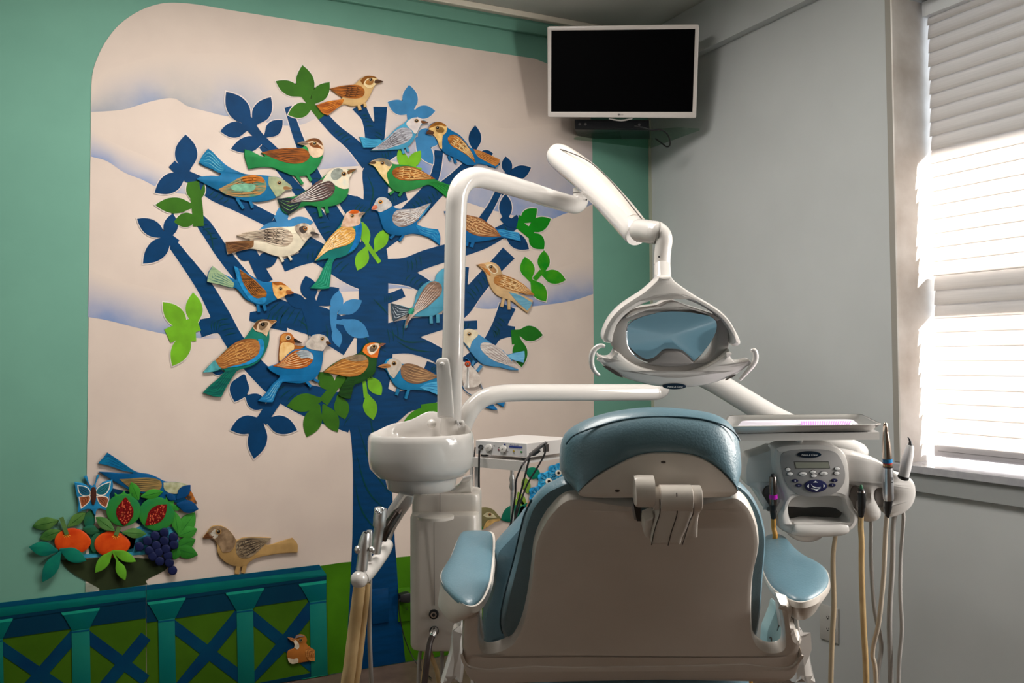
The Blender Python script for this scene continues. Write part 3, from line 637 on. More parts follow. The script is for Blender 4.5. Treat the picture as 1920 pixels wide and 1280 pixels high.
bird('blue bird cutout with forked tail and mossy head on the upper left branch', 'Z3',
     '580,370! 610,310 655,255! 700,290 760,350 820,400 900,440 980,465 1080,470 1180,480 1240,490 1300,530 1345,580! 1290,595 1240,640 1180,670 1100,688 1020,690 930,675 870,655 800,620 720,590 560,505! 590,485 680,475 760,465 690,425 620,395', (24, 108, 156),
     [('tail', '800,420! 740,345 700,290 655,255! 610,310 580,370! 660,400 750,455', (20, 112, 150), (10, 92, 130), (110, 176, 190), 4, 0), ('wing', '740,588! 830,540 920,490 1010,472 1090,485 1130,540 1120,600 1060,640 960,652 860,645 790,625', (170, 120, 66), (70, 120, 100), (72, 66, 44), 7, 2),
      ('shoulder', '930,500 1000,474 1080,484 1115,530 1060,525 980,540', (190, 110, 36)), ('wing_patch', '840,575 930,545 1040,555 1020,600 940,605', (116, 170, 140)),
      ('head', '1150,485! 1220,488 1290,525 1342,582 1290,595 1240,640 1210,650! 1180,600 1150,550', (160, 164, 128), (130, 140, 110))],
     (1238, 536, 14), [(890, 660, 945, 745, 24), (1000, 680, 1020, 738, 24)], beak=('1270,570 1300,565 1343,582! 1300,592 1275,590', (150, 110, 70)))
bird('green breasted bird cutout with black and white wing, beak raised to the right', 'Z3',
     '1225,665! 1300,655 1390,635 1450,600 1520,560 1580,500 1630,460 1670,425 1720,412 1790,425 1875,418! 1830,460 1810,500 1810,560 1795,640 1740,700 1670,725 1580,735 1480,720 1420,735 1320,795! 1270,770 1240,710', (36, 128, 66),
     [('tail', '1420,690! 1330,660 1225,665! 1240,715 1275,765 1320,795! 1380,750', (28, 40, 50), (20, 28, 36), (110, 160, 80), 3, 0), ('wing', '1290,712! 1390,640 1470,590 1560,520 1640,510 1690,560 1680,620 1620,670 1520,690 1420,690', (52, 42, 42), (96, 72, 66), (232, 226, 220), 7, 0),
      ('head', '1580,540! 1630,460 1670,425 1720,412 1790,428 1830,455 1808,500 1808,580! 1760,585 1700,560 1650,520', (190, 192, 178), (214, 198, 170)), ('cheek', '1670,440 1720,415 1760,440 1740,490 1690,515 1660,485', (140, 146, 136))],
     (1765, 463, 16), [(1560, 725, 1580, 810, 26), (1620, 720, 1636, 782, 26)], beak=('1795,440 1830,425 1875,418! 1830,450 1800,465', (120, 80, 44)))
bird('green bird cutout with cream throat and brown wing near the pole, beak pointing left', 'Z4',
     '572,115! 620,85 670,70 720,80 760,110 810,122 900,130 980,155 1050,200 1110,240 1170,265 1235,290! 1235,340 1215,395! 1150,340 1070,290 1000,310 920,335 850,350 800,345 750,310 700,250 650,180 620,140', (40, 130, 62),
     [('tail', '1060,260! 1120,265 1235,292! 1235,340 1215,392! 1140,325', (32, 132, 50), (26, 110, 44), (20, 90, 34), 4, 0), ('wing', '1118,240! 1050,200 980,160 890,138 810,145 768,175 775,215 820,245 900,255 1000,250', (156, 88, 30), (100, 54, 20), (232, 190, 120), 6, 3),
      ('head', '572,115! 620,85 670,72 720,82 765,115 740,165 720,200 740,290! 690,235 650,180 618,138', (216, 190, 140), (196, 168, 110)), ('crown', '600,98! 640,78 680,72 725,85 770,115! 740,140 690,110 650,100', (134, 128, 112))],
     (684, 112, 14), [(780, 340, 745, 365, 20), (850, 340, 822, 382, 20)], beak=('572,115! 600,98 632,104 620,120', (84, 62, 40)))
bird('blue dove cutout with raised grey wing and pink beak beside the trunk', 'Z4',
     '595,492! 620,440 645,400 690,388 735,410 765,455 800,480 870,485 950,480 1030,450 1085,437! 1050,500 1000,570 970,610 1040,640 1140,655! 1155,700 1155,785! 1080,730 1000,700 930,690 850,705 770,700 710,670 680,610 660,540 640,505', (10, 96, 150),
     [('tail', '950,610! 1040,640 1140,655! 1158,710 1155,785! 1080,722 1000,690', (12, 94, 146), (24, 120, 168), (70, 150, 190), 3, 0), ('wing', '1085,437! 1030,455 950,482 860,490 800,500 768,545 775,600 820,632 880,628 940,600 990,560 1040,500', (160, 156, 156), (120, 100, 90), (226, 220, 214), 7, 2), ('wing_edge', '1085,437! 1050,500 990,565 985,560! 1030,500', (60, 150, 200)),
      ('head', '600,490! 620,440 645,402 690,390 735,412 762,455 740,480 700,500 660,515 640,500', (190, 186, 182), (160, 156, 152))],
     (668, 430, 14, (220, 150, 60)), [(790, 690, 750, 730, 20), (860, 700, 825, 750, 20)], beak=('595,492! 605,465 630,455 645,475 625,492', (196, 110, 80)))
bird('cream woodpecker-like bird cutout with black speckled wing and brown tail', 'Z3',
     '800,1018! 900,1012 980,1008 1000,1000 890,965! 960,940 1060,925 1150,905 1250,895 1360,890 1400,870 1450,865 1500,890 1530,930 1568,960! 1510,965 1470,1000 1440,1040 1400,1090 1340,1125 1260,1140 1180,1125 1100,1095 1010,1075 920,1090 815,1120! 805,1070', (228, 216, 190),
     [('tail', '1030,1005! 960,1010 800,1018! 805,1070 820,1118! 920,1090 1020,1060', (128, 88, 50), (90, 58, 34), (60, 36, 20), 6, 0), ('wing', '890,965! 960,940 1060,925 1150,905 1250,900 1330,935 1350,990 1330,1030 1280,1055 1200,1045 1110,1015 1000,1000', (206, 190, 168), (150, 130, 110), (58, 48, 42), 8, 5),
      ('head', '1365,895 1400,872 1450,865 1500,892 1528,930 1505,965 1470,990 1440,1010 1410,975 1380,940', (206, 190, 168), (120, 104, 92)), ('cheek', '1400,905 1450,890 1465,920 1430,950', (74, 62, 56))],
     (1450, 908, 13, (190, 120, 50)), [(1245, 1130, 1270, 1180, 22), (1310, 1120, 1338, 1166, 20)], beak=('1490,940 1525,938 1568,960! 1510,962', (70, 62, 60)))
bird('teal long-tailed bird cutout with orange crown and golden wing, standing upright', 'Z4',
     '95,1135! 160,1060 210,960 240,905 245,890! 130,915! 180,830 230,750 290,680 340,620 370,560 400,510 450,495 500,508 545,515! 515,560 515,620 515,690 500,760 460,820 400,860 340,885 300,895 270,960 260,1050 250,1138! 190,1145', (18, 118, 110),
     [('tail', '275,890! 240,905 200,975 160,1060 95,1135! 190,1140 250,1135! 262,1040', (20, 124, 92), (16, 106, 80), (60, 160, 130), 4, 0), ('breast', '460,600! 510,600 512,690 495,760 450,820 400,850! 440,780 465,700', (10, 104, 168)), ('wing', '130,915! 180,830 230,750 290,680 350,635 420,630 460,665 455,730 410,775 330,800 240,830', (214, 160, 70), (170, 120, 60), (250, 226, 180), 7, 3),
      ('head', '345,630! 370,560 400,512 450,497 500,510 520,525 505,570 500,610 430,632', (206, 178, 160), (180, 140, 110)), ('crown', '405,520! 430,500 460,496 492,512 450,528', (216, 96, 20))],
     (437, 543, 13), [], beak=('495,525 520,512 545,515! 515,545 490,550', (140, 120, 104)))
bird('blue bird cutout with fanned sage tail and upright wing on the left branch', 'Z5',
     '605,255! 680,310 770,355 800,365 780,255! 870,300 950,350 1020,385 1090,385 1160,385 1215,420 1270,475! 1220,485 1180,510 1140,525 1090,550 1040,575 980,575 920,550 870,520 800,440 740,430 660,405 560,385! 565,330 580,290', (16, 104, 156),
     [('tail', '780,395! 720,340 605,255! 575,310 560,385! 660,405 770,430', (150, 170, 130), (120, 146, 112), (26, 92, 100), 4, 0), ('wing', '825,280! 880,320 950,370 1000,420 1045,470 1035,510 990,522 930,500 890,450 850,380', (170, 104, 36), (92, 58, 26), (50, 32, 20), 7, 2), ('wing_edge', '780,255! 810,275 845,380 900,470 960,520 1040,515 1030,560 960,560 900,520 840,430 800,340', (30, 130, 186)),
      ('head', '1090,388! 1160,386 1215,420 1250,460 1210,490 1180,510 1135,525! 1105,480', (216, 176, 110), (190, 120, 50)), ('crown', '1092,388! 1160,386 1215,420! 1170,410 1120,412', (176, 96, 30))],
     (1160, 440, 14), [(975, 570, 985, 632, 24), (1025, 570, 1038, 622, 24)], beak=('1205,458 1240,455 1272,476! 1220,487', (150, 86, 40)))
bird('blue bird cutout with brown scaled wing behind the lamp pole on the right', 'Z4',
     '1195,505! 1230,500 1290,520 1370,538 1430,545 1500,575 1560,610 1620,648 1700,660 1800,680! 1818,755! 1740,735 1650,720 1580,740 1480,755 1400,760 1350,745 1300,700 1230,600', (16, 100, 160),
     [('tail', '1600,690! 1640,655 1720,665 1800,680! 1818,752! 1740,730', (64, 150, 190), (30, 114, 170), (20, 90, 140), 3, 0), ('wing', '1655,712! 1610,650 1550,605 1490,565 1420,545 1350,540 1330,600 1370,660 1440,700 1540,715', (158, 104, 62), (112, 70, 42), (226, 184, 130), 5, 4)],
     None, [(1430, 750, 1415, 800, 26), (1385, 740, 1375, 790, 20)])
bird('grey-brown winged blue bird cutout half hidden behind the lamp pole', 'Z6',
     '410,560! 500,580 575,600 600,560 620,480 660,420 720,380 765,375 780,330 830,280 880,270 900,300 880,400 870,520 850,600 800,640 740,665 650,670 560,680 540,760 520,765! 530,700 560,650 480,670 430,708! 415,640', (76, 150, 176),
     [('tail', '580,620! 500,585 410,560! 412,640 430,708! 520,660', (62, 74, 84), (40, 50, 60), (190, 200, 206), 4, 0), ('wing', '520,768! 530,700 590,600 640,500 700,410 760,380 815,410 815,480 760,540 690,600 620,640 560,700', (142, 112, 94), (104, 82, 70), (220, 206, 196), 7, 0), ('rump', '545,630 590,600 580,650', (46, 150, 120))],
     None, [(735, 660, 738, 725, 24), (790, 650, 792, 718, 24)])
bird('tan bird cutout with pale blue tail patch standing near the green leaves at right', 'Z6',
     '1110,245! 1160,235 1210,222 1260,232 1300,270 1320,320 1380,345 1440,380 1500,430 1580,492! 1520,490 1450,475 1500,500 1570,535! 1555,590 1525,640! 1450,585 1400,545 1330,520 1270,490 1230,440 1205,380 1180,310', (208, 172, 124),
     [('wing', '1582,494! 1520,430 1460,385 1380,345 1300,325 1255,345 1250,390 1290,420 1370,450 1450,470', (180, 122, 62), (134, 84, 40), (244, 214, 160), 6, 3), ('tail', '1370,470! 1450,490 1560,555! 1545,590 1520,620! 1450,560', (104, 156, 176), (86, 140, 166), None), ('face_ring', '1180,250! 1225,240 1270,270 1280,300 1250,320 1215,300', (236, 216, 180)), ('cheek', '1205,258 1240,260 1270,300 1245,312 1218,290', (166, 120, 76)), ('throat', '1150,265! 1195,285 1220,330 1195,320', (206, 128, 56))],
     (1224, 262, 13), [(1330, 520, 1315, 590, 20), (1373, 530, 1375, 610, 20)], beak=('1110,245! 1150,236 1180,250 1160,268', (190, 140, 90)))
bird('large teal bird cutout with brown wing at the lower left of the tree', 'Z7',
     '90,515! 150,450 210,400 300,310 380,260 430,235 470,185 500,140 530,95 580,78 630,88 692,90! 660,125 635,160 635,230 620,300 590,370 540,430 470,470 400,490 360,510 310,590 270,650 240,715! 180,712 90,680! 150,620 220,560 270,500 180,510', (16, 112, 96),
     [('tail', '380,480! 280,500 220,560 150,625 90,680! 170,708 240,715! 290,620', (10, 104, 84), (8, 80, 74), (6, 66, 60), 5, 0), ('wing_tip', '90,515! 150,450 190,415 280,430 240,480 170,508', (78, 160, 166)), ('breast_edge', '540,240! 580,250 590,320 560,390 490,440 380,465 250,482! 400,440 500,390 545,320', (30, 134, 190)), ('wing', '190,415! 260,350 340,280 420,245 500,240 548,270 548,350 500,400 420,440 330,462 240,480', (118, 70, 36), (160, 104, 50), (214, 160, 90), 7, 2),
      ('head', '500,140 530,97 580,80 630,90 690,92 660,122 635,160 610,220! 570,190 520,175', (206, 180, 150), (170, 140, 110)), ('crown', '500,140! 530,97 580,80 690,92! 640,98 580,92 540,115 525,170!', (106, 70, 40)), ('cheek', '545,130 580,105 620,110 600,150 560,170', (120, 96, 70))],
     (578, 122, 13), [], beak=('630,98 660,88 692,92! 655,118 640,112', (150, 104, 60)))
bird('small rusty bird cutout with speckled cream breast tucked behind its blue neighbour', 'Z7',
     '710,420! 712,340 718,280 725,220 760,192 810,195 840,235 870,258 902,272! 850,270 840,290 925,300! 900,320 860,345 820,380 770,410 735,425', (170, 96, 36),
     [('breast', '715,415! 715,340 735,275 790,270 835,290 820,350 770,395 735,420', (220, 186, 130), (200, 150, 84)), ('cheek', '725,230 760,200 780,225 760,260 730,262', (190, 128, 60))],
     (787, 230, 15, (210, 200, 180)), [], beak=('835,240 870,255 903,274! 850,268', (40, 30, 24)), z=.004)
bird('bright blue bird cutout with grey head and rust wing low in the tree', 'Z7',
     '615,470! 680,450 720,430 780,370 830,330 900,320 930,300 960,240 990,208 1040,200 1090,215 1120,255 1140,282! 1100,290 1078,340 1070,420 1050,500 1010,560 950,590 880,605 800,600 740,600 700,660 660,758! 600,760 542,748! 600,690 660,610 720,550 690,530 640,500', (14, 106, 160),
     [('tail', '750,570! 690,590 620,670 542,748! 600,758 660,758! 700,660', (28, 116, 166), (16, 92, 140), (120, 180, 200), 3, 0), ('wing', '660,462! 720,430 790,370 850,335 930,332 985,365 990,410 950,460 880,482 780,482', (172, 92, 30), (120, 58, 20), (236, 196, 140), 7, 0), ('shoulder', '850,350! 900,332 960,345 992,385 990,410! 950,395 900,400 870,380', (176, 186, 190)),
      ('head', '930,300 960,240 990,210 1040,202 1090,217 1120,255 1100,290 1070,340! 1000,330', (158, 148, 138), (196, 184, 172))],
     (1065, 238, 13), [(940, 590, 975, 632, 22), (1000, 570, 1040, 592, 20)], beak=('1095,262 1120,262 1140,282! 1105,286', (90, 60, 36)), z=.0075)
bird('dark green bird cutout with orange face and amber wing left of the trunk', 'Z7',
     '1075,510! 1150,450 1230,405 1320,375 1380,350 1400,310 1440,275 1500,270 1585,275! 1545,310 1525,340 1515,390 1510,460 1495,520 1440,565 1380,600 1330,620 1310,680 1295,730! 1240,725 1198,700! 1220,640 1270,560 1260,550', DGR,
     [('tail', '1330,575! 1260,590 1225,640 1198,700! 1240,722 1295,730! 1310,680', (24, 64, 16), (16, 48, 12), None), ('wing', '1075,512! 1150,455 1230,408 1320,375 1400,372 1440,410 1435,470 1380,530 1290,550 1180,530', (180, 118, 50), (130, 80, 34), (212, 160, 90), 5, 0), ('shoulder', '1240,405! 1320,375 1400,372 1438,410! 1340,425', (150, 126, 96)),
      ('head', '1395,345! 1410,300 1445,277 1500,272 1540,290 1530,330 1518,392! 1460,390 1420,365', (196, 96, 30), (220, 120, 40)), ('face', '1430,310! 1470,285 1530,282 1515,330 1470,370 1440,350', (236, 216, 190)), ('cheek', '1450,320 1480,292 1515,300 1500,335 1465,348', (110, 92, 74))],
     (1487, 302, 13), [(1460, 530, 1475, 555, 16)], beak=('1525,292 1550,276 1586,277! 1550,300', (140, 90, 70)))
bird('blue bird cutout with brown wing facing left, just left of the cup filler', 'F4',
     '298,118! 350,95 375,60 430,48 480,70 500,95 560,92 620,110 690,140 780,185! 860,215! 860,300 850,380! 780,345 700,318 600,310 550,310 480,300 430,260 400,210 370,150 340,130', (30, 124, 172),
     [('tail', '640,290! 700,255 860,230! 860,300 850,380! 780,345', (78, 160, 196), (46, 130, 180), (30, 110, 160), 3, 0), ('wing', '800,200! 700,145 620,108 550,92 500,105 485,150 500,210 560,250 640,255 720,230', (136, 100, 70), (104, 78, 58), (196, 156, 110), 6, 0), ('head', '365,100 395,60 430,50 478,70 492,110 460,170 430,215! 400,190 375,140', (196, 184, 170), (170, 158, 146))],
     (430, 92, 15), [(470, 300, 452, 352, 24), (552, 305, 528, 380, 22)], beak=('298,118! 350,95 405,112 350,130', (176, 116, 62)), cat='bird cutout')
bird('pale blue bird cutout with white wing right of the lamp pole', 'Z6',
     '960,840! 985,790 1030,768 1080,775 1120,810 1180,850 1250,900 1330,950 1360,980 1420,965 1497,950! 1500,1000 1492,1045! 1400,1025 1455,1108! 1380,1105 1300,1085 1220,1075 1160,1060 1110,1020 1060,960 1010,890', (74, 144, 192),
     [('tail', '1350,990! 1430,965 1497,950! 1500,1000 1490,1045! 1400,1020', (112, 176, 206), (92, 156, 196), None), ('wing', '1440,1098! 1390,1030 1330,960 1260,905 1190,880 1145,890 1140,930 1180,980 1250,1030 1340,1060', (206, 200, 194), (170, 156, 150), (140, 124, 120), 5, 0), ('head', '965,830! 985,792 1030,770 1080,777 1120,812 1070,870 1050,930! 1010,885 985,860', (216, 204, 176), (196, 180, 150))],
     (1045, 812, 13), [(1090, 1030, 1070, 1070, 18), (1150, 1070, 1115, 1118, 20)])
bird('white breasted bird cutout with blue forked tail behind the curved arm', 'F4',
     '960,60! 1010,45 1060,80 1100,150 1130,220 1160,300 1200,370 1280,470! 1230,470 1150,420 1290,405 1345,400! 1330,450! 1270,420 1150,395 1060,350 1000,300 970,200', (30, 118, 178),
     [('breast', '970,70! 1030,90 1100,150 1140,250 1060,290 1000,260', (206, 196, 186), (176, 160, 150)), ('tail', '1130,350! 1190,380 1275,472! 1230,465 1160,410', (34, 110, 170))], None, [])
bird('bird cutout with blue body and hidden head behind the fruit bowl', 'F1',
     '492,155! 525,120 548,90! 600,125 670,175 730,208 800,220 850,240 900,265 980,270 1040,300 1060,350 1085,400! 1000,395 900,380 820,360 740,330 690,320 600,270 495,205! 560,208 650,215 700,210 620,185 560,165', (10, 88, 140),
     [('tail', '720,210! 660,165 600,125 548,90! 520,125 492,155! 560,170 650,200', (10, 108, 146), (8, 84, 130), (6, 70, 110), 3, 0), ('wing', '620,250! 700,245 790,240 860,255 875,290 850,320 780,325 700,310', (150, 120, 70), (110, 96, 60), (70, 60, 40), 6, 0), ('neck', '885,270! 950,268 1010,275 1045,300 1000,330 930,335 890,310', (150, 150, 110), (190, 190, 160)), ('head', '1000,330! 1045,320 1070,360 1088,395! 1040,390', (190, 110, 40), (60, 50, 40))], None, [], group='painted cutouts of the fruit bowl')
bird('sandy bird cutout with scalloped grey wing standing on the balustrade', 'F1',
     '1122,600! 1150,565 1175,535 1220,528 1265,545 1300,580 1325,615 1360,602 1450,598 1530,602! 1500,640 1520,645 1600,620 1660,602! 1690,640 1690,690! 1600,695 1500,710 1440,725 1400,750 1380,770 1340,775 1290,765 1240,735 1210,690 1205,640 1180,605', (190, 152, 96),
     [('wing', '1532,602! 1450,600 1370,602 1325,625 1318,670 1335,712 1380,725 1430,700 1480,655', (150, 132, 106), (110, 92, 70), (46, 38, 34), 6, 5), ('head', '1125,600! 1150,568 1175,538 1220,530 1265,547 1300,582 1318,620 1290,680 1240,690! 1212,640 1180,605', (150, 124, 96), (110, 88, 66)), ('cheek', '1165,575! 1200,548 1215,580 1190,605', (206, 196, 180))],
     (1214, 563, 14), [(1335, 770, 1325, 818, 26), (1375, 765, 1362, 812, 24)], beak=('1122,602! 1150,568 1162,590 1188,592 1150,606', (100, 62, 36)), group='painted cutouts round the balustrade', z=.004)
bird('rust and cream duckling cutout resting low inside the balustrade', 'F3',
     '1170,825! 1210,830 1245,835 1255,810 1300,795 1345,810 1365,850 1360,890 1400,925 1442,950! 1442,1060! 1360,1068 1290,1080 1210,1090 1175,1050 1162,1000 1180,955 1230,935 1240,905 1225,870', (176, 106, 44),
     [('breast', '1170,1030! 1230,1040 1270,1035 1275,1075! 1215,1088 1180,1065', (226, 206, 176)), ('throat', '1215,850! 1250,850 1285,900 1270,940 1235,925! 1240,890', (230, 214, 190)), ('crown', '1245,835! 1260,808 1300,798 1340,812! 1290,818', (150, 134, 130)), ('wing', '1440,960! 1390,930 1350,940 1350,1000 1380,1050 1440,1058!', (196, 134, 70), (150, 90, 40), (120, 74, 34), 4, 0)],
     (1297, 850, 15), [], beak=('1168,823! 1210,832 1240,850 1215,862', (190, 130, 80)), group='painted cutouts round the balustrade', z=.011, th=.004)
bird('brown headed bird cutout peeking out beside the grey unit column', 'P',
     '898,953! 912,951 925,955 934,965 940,974 930,974 922,980 915,988 905,992 897,994!', (120, 112, 74),
     [('throat', '908,985! 914,976 926,973 938,974 928,978 918,985 906,992!', (206, 166, 100)), ('eye_stripe', '905,966! 914,960 924,963 932,971! 920,970 911,969', (196, 186, 150)), ('nape', '898,975! 903,985 905,992 897,994!', (34, 120, 50))],
     (918, 964, 2.4), [], group='painted cutouts round the balustrade')
# butterfly
t = Thing('butterfly_cutout', 'blue and rust butterfly cutout with two antennae over the fruit bowl', 'butterfly cutout', 'painted cutouts of the fruit bowl'); mp = wmap(.016); q = lambda s: smooth(Q('F1', s), 4)
bb = t.part('body_board'); mbl = paint((34, 128, 176)); bb.board(q('350,268! 400,275 430,290 445,300 405,235! 425,228! 458,290 485,225! 502,222! 480,300 520,270 578,250! 582,300 560,350 560,400 545,438! 490,430 475,475! 445,430 370,450! 375,390 362,340'), mp, NW, .010, mbl, r=.002)
for nm, s_, c in (('wing', '368,285! 410,290 440,310 448,345 400,350 375,325', (30, 92, 120)), ('wing', '375,355! 420,350 446,350 440,385 390,428!', (160, 86, 50)), ('wing', '570,262! 520,280 485,305 478,340 530,345 560,310', (34, 110, 124)), ('wing', '480,350! 530,350 555,365 550,400 540,420 500,395', (150, 84, 56))):
    pb = t.part(nm); o_ = q(s_); pb.board(o_, mp, NW, .001, m_white, lift=.0011); cx_ = sum(a for a, _ in o_)/len(o_); cy_ = sum(b for _, b in o_)/len(o_)
    o2 = [(cx_+(a-cx_)*.84, cy_+(b-cy_)*.84) for a, b in o_]; pb.board(o2, mp, NW, .001, paint(c, 'streak'), lift=.0015); feathers(pb, o2, m_dark, .0018, mp, 3, .8)
t.part('thorax').board(q('455,300 475,300 482,350 470,400 458,400 448,350'), mp, NW, .004, paint((70, 40, 30)), lift=.004, r=.001)
t.build()
# fruit and leaves of the bowl
FG = 'painted cutouts of the fruit bowl'
def leaf_cut(label, reg, leaves, c, z, c2=None, vein=(20, 70, 20), th=.007, stem=None, name='leaf_cutout'):
    t = Thing(name, label, 'leaf cutout', FG); x0, y0, k = REG[reg]; mp = wmap(z+th)
    for i, (bx, by, tx, ty, w) in enumerate(leaves):
        b = t.part('leaf'); p = leafpts(x0+bx/k, y0+by/k, x0+tx/k, y0+ty/k, w/k); b.board(p, mp, NW, th, paint(c, 'noise', c2=c2, scale=14), r=.0016, lift=.0003*i)
        if vein: b.stroke([(x0+(bx+(tx-bx)*u)/k, y0+(by+(ty-by)*u)/k) for u in (.05, .4, .9)], 1.0, mp, NW, .0003, paint(vein), lift=.0003*i+.0003)
    if stem:
        b = t.part('stem'); b.stroke([(x0+a/k, y0+b_/k) for a, b_ in stem[0]], stem[1]/k, mp, NW, th, paint(c), taper=False, lift=.001)
    t.build()
leaf_cut('dark olive leaf cutouts standing behind the oranges', 'F1', [(430, 560, 450, 430, 70), (500, 560, 400, 545, 60), (520, 640, 440, 620, 120)], (46, 84, 34), .003, vein=None, c2=(26, 96, 76))
leaf_cut('pair of variegated leaf cutouts left above the first orange', 'F1', [(255, 500, 98, 535, 76), (270, 560, 140, 608, 66), (310, 535, 418, 450, 64)], (92, 128, 62), .004, c2=(40, 88, 36))
def orange(label, cx, cy, rx, ry, stem):
    t = Thing('orange_cutout', label, 'orange cutout', FG); x0, y0, k = REG['F1']; mp = wmap(.013)
    b = t.part('fruit'); pts = [(x0+(cx+rx*math.cos(a)*(1+.03*math.cos(3*a)))/k, y0+(cy+ry*math.sin(a)*(1-.06*math.cos(2*a)))/k) for a in [2*math.pi*i/40 for i in range(40)]]
    b.puff(pts, mp, NW, .009, .004, paint((214, 84, 26), 'noise', c2=(186, 54, 16), scale=18, rough=.35), rings=6)
    hl = t.part('rib_marks', parent=b)
    for a in range(5):
        an = math.radians(200+a*35); sx, sy = x0+(stem[2])/k, y0+(stem[3])/k
        hl.stroke([(sx+math.cos(an+math.pi)*u*8, sy-math.sin(an+math.pi)*u*-8) for u in (.2, .6, 1)], 1.2, mp, NW, .0004, paint((250, 180, 60)), lift=.0044)
    st = t.part('stem'); st.stroke([(x0+stem[0]/k, y0+stem[1]/k), (x0+(stem[0]+stem[2])/2/k, y0+(stem[1]+stem[3])/2/k), (x0+stem[2]/k, y0+stem[3]/k)], 8, mp, NW, .006, paint((84, 116, 62)), lift=.007, taper=False)
    t.build()
orange('round orange cutout with a long green stem, the left one in the bowl', 338, 625, 110, 76, (272, 478, 305, 580))
orange('round orange cutout with short stem, the right one in the bowl', 575, 640, 108, 74, (620, 535, 598, 585))
leaf_cut('two dark veined leaf cutouts over the right orange', 'F1', [(590, 560, 478, 478, 66), (640, 570, 783, 578, 60)], (52, 104, 44), .014, c2=(90, 130, 70))
def pomegranate(label, cx, cy, r, ax_, crown):
    t = Thing('pomegranate_cutout', label, 'pomegranate cutout', FG); x0, y0, k = REG['F1']; mp = wmap(.016)
    b = t.part('rind'); pts = [(x0+(cx+r*math.cos(a))/k, y0+(cy+r*.93*math.sin(a))/k) for a in [2*math.pi*i/40 for i in range(40)]]
    b.puff(pts, mp, NW, .009, .003, paint((22, 112, 66), 'noise', c2=(48, 124, 36), scale=8), rings=5)
    ex, ey, ea, eb, rot = ax_; c = t.part('seed_opening'); X, Y = x0+ex/k, y0+ey/k
    o = leafpts(X-math.cos(rot)*ea/k, Y-math.sin(rot)*ea/k, X+math.cos(rot)*ea/k, Y+math.sin(rot)*ea/k, eb*2/k); c.board(o, mp, NW, .004, paint((120, 16, 16), 'scale', c2=(70, 6, 6), scale=130), lift=.004)
    for i in range(46):
        u, v = random.uniform(-.8, .8), random.uniform(-.75, .75)
        if u*u+v*v < .8: c.ell(X+(math.cos(rot)*u*ea-math.sin(rot)*v*eb*.9)/k, Y+(math.sin(rot)*u*ea+math.cos(rot)*v*eb*.9)/k, 1.3, 1.5, mp, NW, .0008, paint((206, 90, 60)), lift=.0048, seg=6)
    cr_ = t.part('crown'); cr_.board(smooth(Q('F1', crown), 3), mp, NW, .006, paint((52, 140, 50)), lift=.001, r=.001)
    t.build()
pomegranate('split pomegranate cutout with upright seed opening, the left one', 645, 435, 104, (653, 445, 84, 52, 1.62), '590,330! 620,345 650,318! 665,340 700,330! 700,360 600,362')
pomegranate('split pomegranate cutout with slanting seed opening, the right one', 845, 458, 108, (842, 462, 88, 46, -.78), '905,340! 915,380 955,375! 945,400 985,410! 970,440 925,425 895,390')
leaf_cut('pair of bright leaf cutouts standing above the pomegranates', 'F1', [(735, 375, 690, 268, 66), (750, 355, 882, 325, 58)], (58, 142, 44), .010, vein=(30, 100, 30))
leaf_cut('dark blue leaf cutouts at the right end of the fruit pile', 'F1', [(965, 370, 1048, 285, 62), (965, 400, 1096, 430, 76), (960, 375, 900, 340, 40)], (8, 66, 116), .014, vein=None)
leaf_cut('broad vine leaf cutout above the grapes on the right', 'F1', [(975, 590, 1075, 450, 92), (975, 590, 1088, 548, 74), (975, 580, 950, 440, 62)], (60, 140, 50), .006, vein=(30, 104, 40))
leaf_cut('rounded leaf cutout right of the grapes', 'F1', [(960, 660, 1078, 612, 76), (950, 665, 1092, 705, 84), (970, 650, 950, 735, 60)], (44, 116, 38), .006, vein=(30, 90, 40))
leaf_cut('three teal leaf cutouts hanging at the left of the bowl', 'F1', [(252, 680, 78, 658, 84), (262, 672, 422, 740, 84), (268, 684, 158, 868, 84)], (14, 118, 92), .016, c2=(8, 92, 84), vein=None)
leaf_cut('three light green leaf cutouts over the front of the bowl', 'F1', [(576, 684, 474, 812, 66), (580, 680, 722, 745, 60), (604, 735, 655, 858, 60)], (98, 164, 42), .018, vein=None, stem=([(578, 678), (608, 740)], 12))
gb = Thing('grape_bunch_cutout', 'bunch of dark blue grapes cutout spilling over the bowl edge', 'grape bunch cutout', FG)
for i, (a, b) in enumerate([(740, 655), (790, 620), (835, 590), (890, 570), (945, 598), (890, 620), (842, 648), (948, 643), (900, 668), (800, 680), (855, 688), (820, 712), (912, 708), (862, 742), (920, 752), (940, 797)]):
    g = gb.part('grape'); x0, y0, k = REG['F1']; g.puff([(x0+(a+28*math.cos(w_))/k, y0+(b+28*math.sin(w_))/k) for w_ in [2*math.pi*j/20 for j in range(20)]], wmap(.020+.0004*(i % 3)), NW, .007, .004, paint((28, 34, 72), c2=(22, 28, 60), rough=.4), rings=5)
gb.build()
